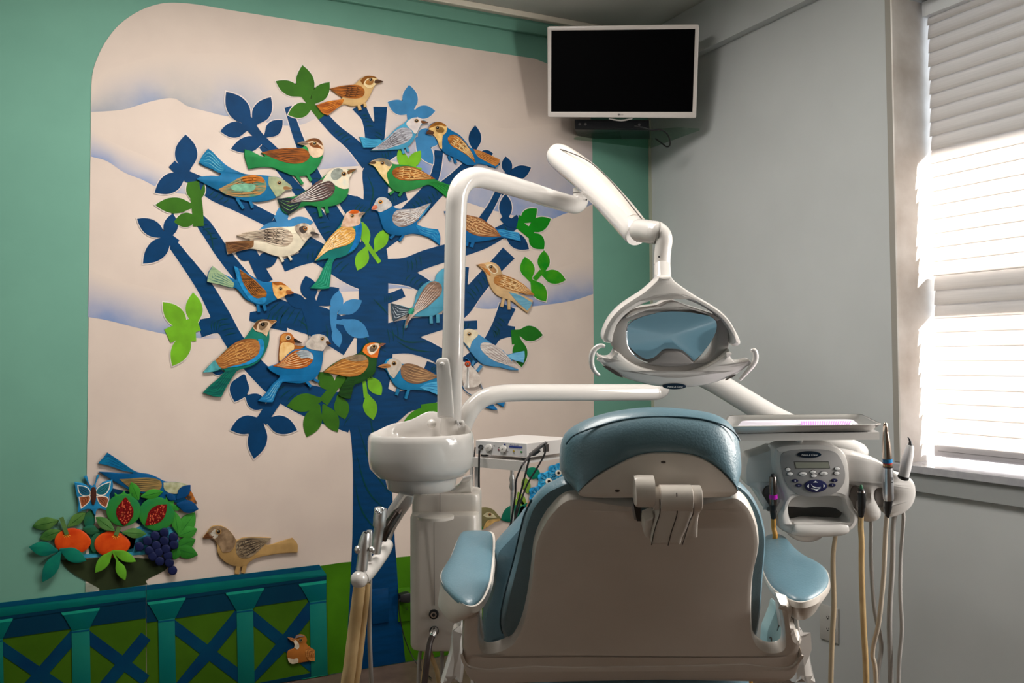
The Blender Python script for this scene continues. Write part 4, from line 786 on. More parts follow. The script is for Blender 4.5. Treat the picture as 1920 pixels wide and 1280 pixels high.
# balustrade boards
bg_dark, bg_teal, bg_mid, bg_green = paint((0, 48, 68), c2=(0, 42, 66), scale=6), paint((0, 104, 92), c2=(0, 88, 92), scale=5), paint((0, 72, 98), c2=(0, 64, 94), scale=8), paint((60, 96, 14), c2=(52, 86, 10), scale=6)
def fence_y(x, y0): return y0-0.1192*x
def balustrade(label, x0, x1, posts, right_end=False):
    t = Thing('balustrade_board', label, 'balustrade panel', 'painted balustrade boards')
    fy = lambda x, d: 1130+d-(.1192-.0000*d)*x*(1+d*.00048)
    b = t.part('back_board'); e = x1+(13 if right_end else 0); pl = [(x0, fy(x0, 3)), (x1, fy(x1, 3)), (e, fy(e, 26) if right_end else fy(x1, 26)), (e+(6 if right_end else 0), 1268), (e+(6 if right_end else 0), 1420), (x0, 1480)]
    b.board(pl, wmap(.007), NW, .006, bg_green)
    r = t.part('hand_rail'); r.board([(x0, fy(x0, 0)), (x1, fy(x1, 0)), (e, fy(e, 20)), (e, fy(e, 23)), (x0, fy(x0, 28))], wmap(.011), NW, .005, bg_teal, r=.001)
    r.board([(x0, fy(x0, 0)), (x1, fy(x1, 0)), (x1+(4 if right_end else 0), fy(x1, 9)), (x0, fy(x0, 9))], wmap(.0112), NW, .001, bg_mid, lift=.0003)
    r.board([(x0, fy(x0, 28)), (e, fy(e, 22)), (e, fy(e, 28)), (x0, fy(x0, 36))], wmap(.0105), NW, .005, bg_dark)
    lo = t.part('under_rail'); ps = [x0]+[p for p in posts]+[e]; lo.board([(x0, fy(x0, 34)), (e, fy(e, 27)), (e, fy(e, 62)), (x0, fy(x0, 71))], wmap(.009), NW, .004, bg_dark)
    for a, c in zip([posts[0]-165]+list(posts), list(posts)+[posts[-1]+150]):
        a2, c2 = max(a, x0), min(c, e)
        if c2-a2 < 40: continue
        br = t.part('cross_brace'); ya, yc, yb, yd = fy(a, 72), fy(c, 66), fy(a, 232)-(0), fy(c, 205)
        for ii, (xa, y_a, xb, y_b) in enumerate(((a, ya, c, yd), (a, yb, c, yc))):
            A, B = (xa, y_a), (xb, y_b)
            if xa < x0: u = (x0-xa)/(xb-xa); A = (x0, y_a+(y_b-y_a)*u)
            if xb > e: u = (e-xa)/(xb-xa); B = (e, y_a+(y_b-y_a)*u)
            br.stroke([A, ((A[0]+B[0])/2, (A[1]+B[1])/2), B], 22, wmap(.0088), NW, .002, paint((0, 60, 86), c2=(0, 46, 80), scale=7), taper=False, lift=.0004*ii)
    for p in posts:
        po = t.part('post'); wd = 15.5-.004*(300-p)*0+(1.5 if p < 200 else 0); y = fy(p, 32); sl = .13
        half = -1 if (right_end and p == posts[-1]) else 1; R = lambda v: (v if half > 0 else min(v, 16))
        po.board([(p-36, y+36*sl), (p+R(36), y-R(36)*sl), (p+R(33), y-R(33)*sl+7), (p+R(17), y+36-R(17)*sl), (p-16, y+36+17*sl), (p-31, y+12)], wmap(.0125), NW, .005, bg_teal, r=.0008)
        po.board([(p-36, y+36*sl), (p+R(36), y-R(36)*sl), (p+R(35), y-R(35)*sl+5), (p-34, y+5+34*sl)], wmap(.0126), NW, .001, paint((26, 148, 124)), lift=.0003)
        po.board([(p-wd, y+34), (p+R(wd), y+34-R(wd)*sl*2), (p+R(wd)+3, 1330), (p-wd+3, 1345)], wmap(.0118), NW, .005, paint((22, 108, 90), c2=(0, 94, 90), scale=3), r=.0006)
        po.board([(p-wd, y+40), (p+R(wd), y+40-R(wd)*sl*2), (p+R(wd), y+43-R(wd)*sl*2), (p-wd, y+43)], wmap(.0119), NW, .0006, bg_mid, lift=.0004)
        by = fy(p, 218)
        if by < 1330: po.board([(p-13, by), (p+R(18), by-5), (p+R(34), by+60), (p-30, by+64)], wmap(.0122), NW, .005, paint((24, 122, 92)), r=.0008)
    fr = t.part('foot_rail'); fr.board([(x0, fy(x0, 240)), (e, fy(e, 206)), (e+4, fy(e, 258)), (x0, fy(x0, 300))], wmap(.009), NW, .004, bg_dark)
    t.build()
balustrade('left board of the painted teal balustrade, cut off by the photo edge', -160, 273.5, [-12, 151])
balustrade('right board of the painted teal balustrade, ending at the green meadow', 274.5, 599, [312, 459, 596], True)
# flowers behind the chair
def flower(label, x, y, r, c, name='flower_cutout'):
    t = Thing(name, label, 'flower cutout', 'painted flower cutouts behind the chair'); mp = wmap(.016)
    b = t.part('petals'); pts = [(x+r*(1+.10*math.cos(5*a))*math.cos(a), y+r*(1+.10*math.cos(5*a))*math.sin(a)) for a in [2*math.pi*i/60 for i in range(60)]]
    b.puff(pts, mp, NW, .008, .004, paint(c, 'noise', c2=tuple(min(255, int(v*1.7+20)) for v in c), scale=45), rings=5)
    for i in range(20):
        a = 2*math.pi*i/20+random.uniform(-.1, .1); b.stroke([(x+math.cos(a)*r*u, y+math.sin(a)*r*u) for u in (.3, .6, .92)], 1.1, mp, NW, .0003, paint((6, 50, 80) if i % 2 else (120, 176, 186)), lift=.0044)
    e = t.part('flower_centre'); e.ell(x, y, r*.33, r*.33, mp, NW, .002, m_white, lift=.006, r=.0004); e.ell(x, y, r*.15, r*.15, mp, NW, .002, m_dark, lift=.0066, seg=12)
    t.build()
flower('topmost blue flower cutout beside the headrest', 1046, 886, 17, (20, 96, 134)); flower('middle blue flower cutout of the three by the headrest', 1028, 902, 19, (24, 104, 146)); flower('lowest blue flower cutout of the three by the headrest', 1011, 928, 18, (18, 90, 130))
def fleaf(label, L, c, z): 
    t = Thing('flower_leaf_cutout', label, 'leaf cutout', 'painted flower cutouts behind the chair'); mp = wmap(z+.006)
    for l in L: b = t.part('leaf'); b.board(leafpts(*l), mp, NW, .006, paint(c, scale=14), r=.0012)
    t.build()
fleaf('teal leaf cutout left of the topmost flower', [(1016, 894, 986, 880, 22)], (14, 124, 94), .002)
fleaf('light green leaf cutouts behind the cables', [(990, 925, 984, 894, 16), (985, 948, 962, 940, 18), (985, 950, 972, 922, 14)], (128, 162, 60), .002)
fleaf('dark teal leaf cutouts low behind the cables', [(985, 950, 940, 975, 30), (1000, 940, 975, 975, 26)], (8, 100, 78), .003)
fleaf('small salmon coloured leaf cutout under the lowest flower', [(1002, 935, 988, 958, 12)], (196, 124, 84), .006)
# ---------------------------------------------------------------- materials of the equipment
m_wht = mat('enamel_white', (200, 195, 190), 0.16, kind='noise', c2=(196, 191, 186), scale=8, coat=0.6)
m_shell = mat('moulded_plastic', (204, 196, 187), 0.28, kind='noise', c2=(200, 192, 183), scale=8, coat=0.2)
m_plas = mat('console_plastic', (206, 202, 198), 0.25, kind='noise', c2=(202, 198, 194), scale=8, coat=0.2)
m_seam = mat('seam_dark', (60, 52, 48), 0.6)
m_blk = mat('black_rubber', (22, 22, 24), 0.45)
m_blue = mat('upholstery_blue', (90, 120, 132), 0.38, kind='noise', c2=(86, 115, 127), scale=12, bump=0.25, coat=0.15)
m_piping = mat('upholstery_seam', (50, 84, 98), 0.5)
m_steel = mat('steel_brushed', (206, 203, 200), 0.36, metal=1.0)
m_chrome = mat('chrome', (225, 226, 228), 0.06, metal=1.0)
m_hose = mat('hose_beige', (196, 168, 122), 0.4, kind='noise', c2=(184, 154, 108), scale=30)
m_hoseg = mat('hose_grey', (156, 152, 148), 0.4)
m_brown = mat('hose_brown', (62, 50, 46), 0.4)
m_navy = mat('badge_navy', (10, 30, 46), 0.2)
m_ink = mat('white_ink', (225, 228, 230), 0.4)
NV = -fw
def to_floor(L, fwd=.08):                                    # a hose path carried on down to the floor
    P = tp(L); p, r = P[-1]; f = Vector((fw.x, fw.y, 0)).normalized(); return P+[(Vector((p.x, p.y, .10))+f*fwd*.2, r), (Vector((p.x, p.y, .004))+f*fwd*.3, r)]
def tp(L): return [(D(a, b, d), r) for a, b, d, r in L]      # path points: photo coordinates, distance, radius in metres
# ---------------------------------------------------------------- television in the corner
t = Thing('television', 'white framed flat television mounted high in the corner', 'television')
TL, TR, BL, BR = D(1026, 49, 3.80), D(1311, 45.5, 3.69), D(1027, 219.5, 3.90), D(1305, 221.5, 3.79)
o0 = (TL+TR+BL+BR)/4; ex = ((TR-TL)+(BR-BL)).normalized(); ey = ((TL-BL)+(TR-BR)); ey = (ey-ex*ey.dot(ex)).normalized(); n_tv = ex.cross(ey)
if n_tv.dot(fw) > 0: n_tv = -n_tv
tvm = lambda x, y: on(x, y, o0, n_tv)
m_bez = mat('television_bezel', (206, 198, 192), 0.2, coat=0.4)
out = smooth(Q('P', '1026,55! 1026.3,51 1030,49! 1306,45.5! 1310,46.5 1311,50! 1305.5,217! 1304.5,220.5 1301,221.5! 1031,219.7! 1027.5,218.5 1026.8,215!'), 3)
scr = Q('T1', '245,172! 1478,158! 1455,868! 243,866!')
t.part('bezel').board(out, tvm, n_tv, .03, m_bez, r=.004, holes=[[(p[0], p[1]) for p in scr]])
t.part('screen').board([(p[0], p[1]) for p in scr], tvm, n_tv, .02, mat('television_screen', (1, 1, 2), 0.35, spec=0.06), lift=-.004)
c_ = o0-n_tv*.05; t.part('back_shell').box(c_, (.50, .05, .30), mat('television_back', (196, 190, 186), .4), ax=(ex, n_tv, ey))
lg = t.part('maker_mark'); lg.ell(1160.3, 214.6, 2.0, 2.0, tvm, n_tv, .0006, mat('mark_grey', (110, 104, 104), .4), lift=.0012, seg=16); lg.text('LG', tvm, 1163.3, 216, 1168.4, 216, 2.6, n_tv, MATS['mark_grey'], lift=.0015)
t.part('logo_light').board(smooth(Q('T1', '740,922 840,935 940,920 940,928 845,948 740,930'), 3), tvm, n_tv, .008, mat('television_trim', (150, 146, 142), .2), lift=-.004)
t.part('mounting_arm').tube([(o0-n_tv*.06, .022), (o0-n_tv*.16-ey*.02, .022), (Vector((-.02, -.02, o0.z-.02)), .022)], m_blk, 12, sm=False)
t.build(bevel=None)
# glass corner shelf with media box and cable
mcz = D(1147, 243, 3.97).z; zsh = mcz-.004
gs = MB(); m_gl = clear_glass('shelf_glass', .035, (232, 242, 236)); P0 = PZ(zsh)
fr = [Vector((-.42, -.006, zsh)), Vector((-.40, -.10, zsh)), Vector((-.10, -.36, zsh)), Vector((-.006, -.38, zsh)), Vector((-.006, -.006, zsh))]
gs.loft([fr, [v-Vector((0, 0, .008)) for v in fr]], m_gl)
single('corner_shelf', gs, 'clear glass corner shelf below the television', 'shelf')
t = Thing('media_player', 'flat black media player on the glass shelf under the television', 'media player')
mc = D(1147, 238, 3.97); mc = Vector((mc.x, mc.y, zsh+.0245))-ex.cross(Vector((0, 0, 1))).normalized()*(-.08 if ex.cross(Vector((0, 0, 1))).dot(fw) > 0 else .08); t.part('casing').box(mc, (.325, .17, .045), mat('player_black', (26, 26, 28), .3), ax=(ex, ex.cross(Vector((0, 0, 1))).normalized(), Vector((0, 0, 1))))
nf = ex.cross(Vector((0, 0, 1))).normalized(); nf = -nf if nf.dot(fw) > 0 else nf
t.part('front_panel').box(mc+nf*.0865, (.318, .004, .036), mat('player_front', (44, 46, 50), .15), ax=(ex, nf, Vector((0, 0, 1))))
for dx in (-.14, -.115, .12): t.part('button').rod(mc+nf*.088+ex*dx, mc+nf*.093+ex*dx, .006, mat('player_button', (90, 90, 92), .3), seg=12)
t.build(bevel=.002)
cb = MB().tube(tp([(1190, 236, 3.86, .0032), (1205, 239, 3.83, .0032), (1222, 243.5, 3.82, .0032), (1238, 243, 3.84, .0032), (1250, 250, 3.86, .0032), (1256, 262, 3.88, .0032), (1256, 272, 3.9, .0032), (1250, 275, 3.92, .0032), (1240, 268, 3.95, .0032), (1229, 260, 3.99, .0032)]), m_blk, 8)
single('power_cable', cb, 'black cable looping out from under the television', 'cable')
# ---------------------------------------------------------------- operating light
t = Thing('operating_light', 'white dental light on a tall bent pole with a mirror reflector', 'dental light')
pl = t.part('pole')
pl.tube(tp([(845, 812, 2.42, .028), (846.5, 740, 2.41, .028), (848.5, 668, 2.40, .028), (851, 570, 2.40, .028), (854, 440, 2.40, .028), (855, 400, 2.40, .028), (857, 372, 2.40, .028), (864, 350, 2.41, .028), (878, 336, 2.43, .028), (897, 332.5, 2.46, .028), (930, 340, 2.53, .028), (980, 355, 2.63, .028), (1030, 371, 2.74, .028), (1066, 381.5, 2.82, .028), (1078, 384, 2.85, .0275), (1086, 380, 2.87, .0265), (1089, 369, 2.875, .0245), (1087.5, 352, 2.875, .0235)]), m_wht, 28)
t.part('joint_ring').tube(tp([(1088, 362.5, 2.875, .0242), (1088, 361.5, 2.875, .0242)]), m_seam, 24, sm=False)
t.part('screw').ball(D(1099.5, 374.5, 2.845), .003, m_blk)
ar = t.part('spring_arm')
AP = [(1037.5, 287, 3.00, .020), (1040, 289, 3.00, .032), (1050, 295.5, 2.97, .040), (1068, 309, 2.92, .0435), (1096, 331, 2.82, .0440), (1128, 362, 2.70, .0425), (1160, 397, 2.56, .0400), (1186, 428, 2.43, .0365), (1196, 438.5, 2.40, .034)]
ar.tube(tp(AP), m_wht, 32)
tpn = t.part('arm_top_cover')
def offs(L, dx, dy, dd, k): return [(a+dx, b+dy, d+dd, r*k) for a, b, d, r in L]
tpn.tube(tp(offs(AP[1:-1], 2.2, -2.2, .0, .985)), m_shell, 28)
gk = t.part('arm_gasket'); gk.tube(tp([(a, b, d-.012, r) for a, b, d, r in [(1044, 278.5, 2.965, .0016), (1064, 284, 2.89, .0016), (1100, 300, 2.77, .0016), (1130, 324, 2.655, .0016), (1160, 356, 2.535, .0016), (1190, 394, 2.41, .0016), (1204, 412, 2.365, .0016), (1208, 428, 2.34, .0016), (1205, 444, 2.345, .0016), (1194, 453, 2.37, .0016)]]), m_seam, 8)
el = t.part('elbow'); el.tube(tp([(1198, 432, 2.36, .0292), (1203, 432.5, 2.35, .0302), (1228, 436, 2.31, .0302), (1234, 437, 2.30, .0285), (1241, 441, 2.295, .0245), (1245, 450, 2.29, .0215), (1243.5, 464, 2.29, .0212), (1242, 480, 2.29, .0210), (1241.5, 495, 2.29, .0208)]), m_wht, 28)
t.part('elbow_ring').tube(tp([(1232.6, 437, 2.30, .0292), (1233.3, 437.1, 2.30, .0292)]), m_seam, 24, sm=False)
t.part('elbow_ring').tube(tp([(1241.5, 495.2, 2.29, .0212), (1241.5, 496.2, 2.29, .0212)]), m_seam, 24, sm=False)
for a, b, d in ((1216.5, 441.5, 2.296), (1236, 481, 2.265)): t.part('screw').ball(D(a, b, d), .003, m_blk)
# yoke
LD = 2.18; lm = PD(LD, tilt=.13, x=1250, y=600); ln_ = lm.n
yk = t.part('yoke')
yo = smooth(Q('T3', '694,165! 800,165! 812,180 826,200 850,222 905,262 1000,325 1120,395 1230,470 1300,545 1350,630 1385,700 1392,735 1375,757 1335,760 1310,745 1308,700 1300,650 1265,585 1210,520 1120,455 1010,395 900,355 830,345 770,345 680,358 590,390 490,440 410,500 350,570 320,640 306,700 300,728 270,732 235,725 218,695 222,655 250,580 300,500 380,420 470,358 560,300 620,250 658,215 680,190'), 4)
yk.board(yo, lm, ln_, .05, m_wht, r=.010, lift=.028)
yk.tube([(D(1242, 497, 2.265), .0202), (D(1242.5, 517, 2.25), .0212), (D(1243, 532, 2.23), .018)], m_wht, 24, sm=False)
# lamp head: chin shell, side walls, reflector, top visor
hd = t.part('lamp_housing')
chin = smooth(Q('T3', '180,835 210,852 250,858 285,850 312,815 320,795! 370,825 430,880 520,930 640,965 760,985 850,987 960,975 1080,935 1190,870 1260,815 1290,785! 1305,850 1340,885 1390,893 1450,880 1475,882 1465,905 1420,950 1330,1005 1200,1055 1060,1092 900,1108 740,1102 600,1082 450,1042 330,992 240,935 195,885'), 4)
hd.board(chin, lm, ln_, .05, m_wht, r=.010, lift=.034)
sd = t.part('housing_rim')
rim_o = smooth(Q('T3', '415,510 350,590 315,660 310,760 330,800 430,882 560,945 700,978 850,985 980,972 1100,928 1200,868 1290,790 1300,700 1290,620 1245,545 1150,490 1000,445 830,425 640,440 500,475'), 4)
rim_i = smooth(Q('T3', '445,560 425,620 425,700 450,790 500,855 590,905 680,908 850,905 1000,908 1080,908 1140,880 1190,800 1200,700 1190,600 1150,530 1040,490 900,472 760,472 620,497 510,530'), 4)
sd.board(rim_o, lm, ln_, .06, mat('housing_grey', (150, 146, 142), .4), r=.002, holes=[rim_i], lift=.010)
rf = t.part('reflector'); C0 = (800, 690)
q_ = smooth(Q('T3', '430,640 440,590 500,540 620,497 760,472 900,470 1040,487 1140,512 1183,560 1180,640 1135,740 1065,838 1000,903 900,900 800,895 700,900 600,908 500,850 440,770'), 4)
rings = []
for i in range(9):
    s_ = 1-i/9; dep = .006*(1-s_**2); rings.append([lm(x0_, y0_)+ln_*(.004-dep-(y0_-629)*LD/F*.155+(x0_-1256)*LD/F*.15) for x0_, y0_ in [(1080+C0[0]/4.571+(a-1080-C0[0]/4.571)*s_, 480+C0[1]/4.571+(b-480-C0[1]/4.571)*s_) for a, b in q_]])
rf.loft(rings, mat('reflector_mirror', (176, 182, 186), .05, metal=1.0), cap0=False)
t.part('reflector_edge').tube([(lm(a, b)+ln_*.006, .0014) for a, b in q_+q_[:1]], m_chrome, 8, sm=False)
bc = t.part('bulb_cover'); bc.board(smooth(Q('T3', '600,912! 680,870 740,822 820,812 890,818 950,860 1005,912! 900,935 750,940'), 4), lm, ln_, .05, mat('bulb_cover_plastic', (128, 124, 122), .35), r=.004, lift=.018)
vs = t.part('top_visor'); vs.board(smooth(Q('T3', '415,512! 480,468 590,440 700,424 770,392 830,383 880,395 950,425 1080,465 1180,500 1230,532! 1190,545 1100,490 960,450 830,438 700,443 560,470 425,525'), 4), lm, ln_, .075, m_wht, r=.004, lift=.020)
for s_ in ('235,758 205,748 165,765 135,800 122,860 128,920 150,965 190,1002', '1468,792 1495,788 1508,820 1505,870 1480,915 1430,975 1372,1040'):
    c = smooth(Q('T3', s_), 4, False); L = [(lm(a, b)+ln_*.034, .0068*(1-.45*abs(2*i/(len(c)-1)-1)**2)) for i, (a, b) in enumerate(c)]
    t.part('handle').tube(L, m_wht, 14, sm=False)
for s_ in ('185,850 210,868 260,880', '1465,890 1440,900 1390,905'):
    c = smooth(Q('T3', s_), 3, False); t.part('handle_stem').tube([(lm(a, b)+ln_*.026, .008) for a, b in c], m_wht, 12, sm=False)
for s_ in ('222,918 300,945 370,995 385,1018 320,990 250,945', '1250,1035 1290,1010 1340,990 1330,1005 1280,1030 1255,1042'):
    t.part('switch_slot').board(smooth(Q('T3', s_), 3), lm, ln_, .002, m_seam, lift=.0352)
bd = t.part('badge'); bd.ell(1259.5, 718.5, 22, 5.6, lm, ln_, .008, m_navy, lift=.038, seg=32, r=.001)
bd.text('Pelton', lm, 1246.5, 720.6, 1257.5, 720.6, 3.0, ln_, m_ink, lift=.0385, shear=.3); bd.text('& Crane', lm, 1259, 720.6, 1274.5, 720.6, 3.0, ln_, m_ink, lift=.0385, shear=.3)
t.build()
# ---------------------------------------------------------------- cuspidor unit
t = Thing('cuspidor_unit', 'white spittoon bowl on a grey column beside the chair', 'dental spittoon')
BD = 2.34; bc_ = D(790, 812, BD); bs = t.part('bowl'); ang0 = math.atan2(fw.y, fw.x)
def bump(a):
    d = (a-(ang0-.10)+math.pi) % (2*math.pi)-math.pi; return .047*math.exp(-(d/.42)**2)+.018*math.exp(-((abs(d)-.75)/.45)**2)
prof = [(.118, -.045, 0), (.124, -.020, .5), (.127, -.004, 1), (.131, .001, 1), (.1355, -.004, .9), (.1375, -.018, .3), (.1372, -.06, 0), (.133, -.086, 0), (.112, -.109, 0), (.094, -.113, 0), (.0925, -.118, 0), (.088, -.139, 0), (.080, -.146, 0)]
inner = [(.012, -.085), (.05, -.083), (.085, -.072), (.108, -.055)]
rings = []
for r, z, *k in inner+prof:
    k = k[0] if k else 0; rings.append([bc_+Vector((r*math.cos(a), r*math.sin(a)*.92, z+k*bump(a))) for a in [2*math.pi*j/64 for j in range(64)]])
bs.loft(rings, m_wht)
t.part('rinse_nozzle').ball(D(809.6, 794, BD+.10), .0125, m_wht)
wn = t.part('water_spout'); wn.tube(tp([(858, 797, 2.42, .005), (857, 790, 2.40, .005), (861, 799, 2.36, .0045)]), m_chrome, 10); wn.ball(D(866, 792, 2.38), .007, m_wht)
# flushing / cup filler post
cf = t.part('cup_filler'); fp = PD(2.33, x=835, y=720)
cf.board(smooth(Q('F4', '775,110! 772,85 782,62 805,50 850,48 872,62 882,95 888,150 895,200 903,300 912,420 917,540! 845,545! 784,535! 783,300'), 3), fp, NV, .030, m_wht, r=.006)
t.part('cup_filler_nozzle').ball(D(829, 682, 2.325), .007, m_wht, sz=.7)
t.part('deck').board(smooth(Q('F4', '830,540 920,540 985,570 1010,610 1040,660 1030,700 940,690 880,640'), 4), PD(2.40), NV, .05, m_wht, r=.006)
# column
col = t.part('column'); U3 = Vector((0, 0, 1)); cr3 = Vector((rt.x, rt.y, 0)).normalized(); cf3 = cr3.cross(U3)
if cf3.dot(fw) > 0: cf3 = -cf3
def rbox(mb, x0, x1, y0, y1, d, depth, mt, rad=.02, r2=.008):
    a, b = D(x0, (y0+y1)/2, d), D(x1, (y0+y1)/2, d); w_ = (b-a).dot(cr3); zt_, zb_ = D((x0+x1)/2, y0, d).z, D((x0+x1)/2, y1, d).z
    cx_ = (a+b)/2; base = Vector((cx_.x, cx_.y, 0))-cf3*(depth/2); rings = []
    for z, ins in ((zb_, .012), (zb_+.004, .004), (zb_+.014, 0), (zt_-.010, 0), (zt_-.003, .003), (zt_, .010)):
        R = []
        for sx, sy, a0 in ((1, 1, 0), (-1, 1, 90), (-1, -1, 180), (1, -1, 270)):
            for q in range(7):
                an = math.radians(a0+q*15); R.append(base+cr3*(sx*(w_/2-rad-ins)+rad*math.cos(an))+cf3*(sy*(depth/2-rad-ins)+rad*math.sin(an))+U3*z)
        rings.append(R)
    mb.loft(rings, mt); return base, w_, zt_, zb_
rbox(col, 767, 899.5, 966, 1222, 2.34, .20, m_shell, .03)
cu = t.part('column_head'); rbox(cu, 771, 900, 926, 975, 2.40, .15, m_shell, .022)
t.part('bowl_bracket').board(smooth(Q('F4', '455,1135! 575,1150 700,1180 770,1150 900,1140 960,1100! 985,1060! 1060,1040! 1065,1150! 820,1160'), 2), PD(2.42), NV, .08, m_shell, r=.006)
t.part('column_seam').board(Q('F5', '583,262 586,262 588,790 584,790'), PD(2.337, x=814, y=1000), NV, .002, m_seam, lift=.0008)
t.part('head_seam').board(Q('F5', '621,80 624,80 624,205 621,205'), PD(2.397, x=820, y=950), NV, .002, m_seam, lift=.001)
dk = t.part('cap_disc'); cdc = PZ(D(817, 968, 2.30).z)(817, 969); dk.tube([(cdc-U3*.004, .046), (cdc+U3*.003, .046), (cdc+U3*.005, .043)], m_shell, 36, sm=False)
for a, b, r1, nm in ((813.5, 1150.5, .0125, 'socket'), (814, 1182, .012, 'socket')):
    s_ = t.part(nm); c = D(a, b, 2.335); s_.rod(c, c+cf3*.006, r1, m_blk, e=.001); s_.rod(c+cf3*.004, c+cf3*.010, r1*.62, m_chrome); s_.rod(c+cf3*.009, c+cf3*.0115, r1*.34, m_blk)
t.part('coupling').tube([(D(815, 1180, 2.32), .008), (D(812, 1188, 2.30), .010), (D(810, 1194, 2.29), .007)], m_chrome, 16, sm=False)
t.build()
for nm, lab, L, mt in (('water_hose', 'dark brown hose hanging from the coupling on the column', [(811, 1192, 2.29, .0075), (806, 1205, 2.28, .0075), (802, 1230, 2.26, .0078), (798, 1262, 2.25, .008), (794, 1320, 2.24, .008)], m_brown),
                       ('water_hose', 'beige hose curving down to the right under the grey column', [(804, 1215, 2.36, .006), (812, 1238, 2.36, .006), (820, 1262, 2.36, .006), (826, 1320, 2.36, .006)], m_hose),
                       ('water_hose', 'pale hose straight down under the left of the grey column', [(790, 1212, 2.42, .005), (786, 1240, 2.42, .005), (784, 1320, 2.42, .005)], m_hoseg),
                       ('water_hose', 'beige hose angled left beside the brown hose under the column', [(800, 1214, 2.40, .0055), (796, 1245, 2.40, .0055), (790, 1320, 2.40, .0055)], m_hose),
                       ('water_hose', 'grey hose at the right end below the grey column', [(829, 1214, 2.40, .005), (829, 1250, 2.40, .005), (829, 1320, 2.40, .005)], m_hoseg)):
    single(nm, MB().tube(to_floor(L), mt, 14), lab, 'hose', 'hoses below the unit column')
# ---------------------------------------------------------------- assistant's holder with valves
t = Thing('suction_holder', 'white swing bar holding silver suction valves left of the column', 'suction holder')
t.part('swing_arm').board(smooth(Q('F5', '365,80! 455,100! 445,150 400,215 330,330 300,420! 275,400! 270,330 285,230 290,190 300,170'), 3), PD(2.22, x=740, y=960), NV, .022, m_steel, r=.004)
t.part('swing_arm_slot').board(Q('F5', '395,95 412,98 300,250 290,240'), PD(2.215, x=740, y=960), NV, .002, m_shell, lift=.001)
br = t.part('holder_bar'); br.tube(tp([(727, 1016, 2.20, .010), (726, 1022, 2.19, .0145), (719, 1035, 2.16, .0155), (703, 1057, 2.11, .0165), (688, 1075, 2.07, .0172), (679, 1083, 2.05, .0175)]), m_wht, 24)
br.ball(D(673.5, 1086, 2.03), .0195, m_wht)
def valve(name, L, mt, extra=()):
    p = t.part(name); p.tube(tp(L), mt, 20, sm=False)
    for e in extra: p.ball(D(e[0], e[1], e[2]), e[3], mt, sx=1, sy=1, sz=e[4] if len(e) > 4 else 1)
    return p
valve('suction_valve', [(714.5, 951, 2.10, .008), (714, 953, 2.10, .0145), (712, 972, 2.10, .015), (711, 986, 2.10, .0145), (710.5, 989, 2.10, .0115), (707.5, 1010, 2.10, .0115), (704.5, 1037, 2.10, .0112)], m_steel)
for a, b in ((706, 957), (717, 954), (712, 961)): t.part('valve_button').ball(D(a, b, 2.085), .005, m_chrome)
valve('suction_valve', [(687.5, 997, 2.04, .006), (687, 999, 2.04, .0085), (684.5, 1010, 2.04, .0115), (682, 1024, 2.04, .0135), (680.5, 1040, 2.04, .0115), (679.5, 1055, 2.04, .0125), (678, 1068, 2.04, .013)], m_steel, extra=((671.5, 1030, 2.035, .009), (697, 1030, 2.035, .007)))
t.part('valve_mouth').ball(D(687.3, 997.5, 2.035), .0055, m_blk, sz=.5)
valve('air_syringe', [(693, 994, 2.08, .0065), (692.8, 1003, 2.08, .0072), (693, 1020, 2.08, .005), (693.5, 1052, 2.08, .0048)], m_steel)
t.part('curing_clamp').tube(tp([(751, 955, 2.17, .006), (745, 961, 2.16, .011), (737, 972, 2.16, .012), (728, 985, 2.15, .013), (721, 1000, 2.15, .012), (717, 1012, 2.15, .010)]), mat('dark_chrome', (92, 84, 80), .25, metal=1.0), 18, sm=False)
t.build()
for nm, lab, L, mt in (('suction_hose', 'thick beige suction hose, leftmost under the holder bar', [(674, 1098, 2.03, .0135), (669, 1140, 2.03, .0138), (663, 1190, 2.03, .0142), (656, 1250, 2.02, .0145), (650, 1320, 2.02, .0148)], m_hose),
                       ('suction_hose', 'thinner beige suction hose beside the thick one', [(688, 1094, 2.06, .0085), (684, 1135, 2.06, .0088), (678, 1190, 2.06, .0088), (671, 1250, 2.05, .009), (665, 1320, 2.05, .009)], m_hose),
                       ('suction_hose', 'thin pale syringe hose right of the beige pair', [(694, 1086, 2.07, .0048), (693, 1130, 2.07, .005), (693, 1190, 2.07, .005), (695, 1250, 2.07, .005), (697, 1320, 2.07, .005)], m_hoseg)):
    single(nm, MB().tube(to_floor(L), mt, 16), lab, 'hose', 'hoses under the holder bar')
# small white saliva ejector tip with orange cap
t = Thing('ejector_tip', 'thin white ejector tip with an orange cap beside the pole', 'ejector tip')
t.part('tube').tube(tp([(874.5, 727, 2.36, .008), (875, 722, 2.36, .008), (876, 718, 2.36, .0045), (877, 700, 2.36, .0036), (877.5, 688, 2.36, .0036)]), m_wht, 14, sm=False)
e_ = t.part('orange_cap'); c = D(877, 682, 2.355); e_.rod(c, c+NV*.006, .0078, mat('orange_cap', (222, 84, 40), .4), e=.001); e_.rod(c+NV*.005, c+NV*.0068, .0032, m_wht); e_.rod(c+NV*.0065, c+NV*.0072, .0014, m_blk)
t.build()
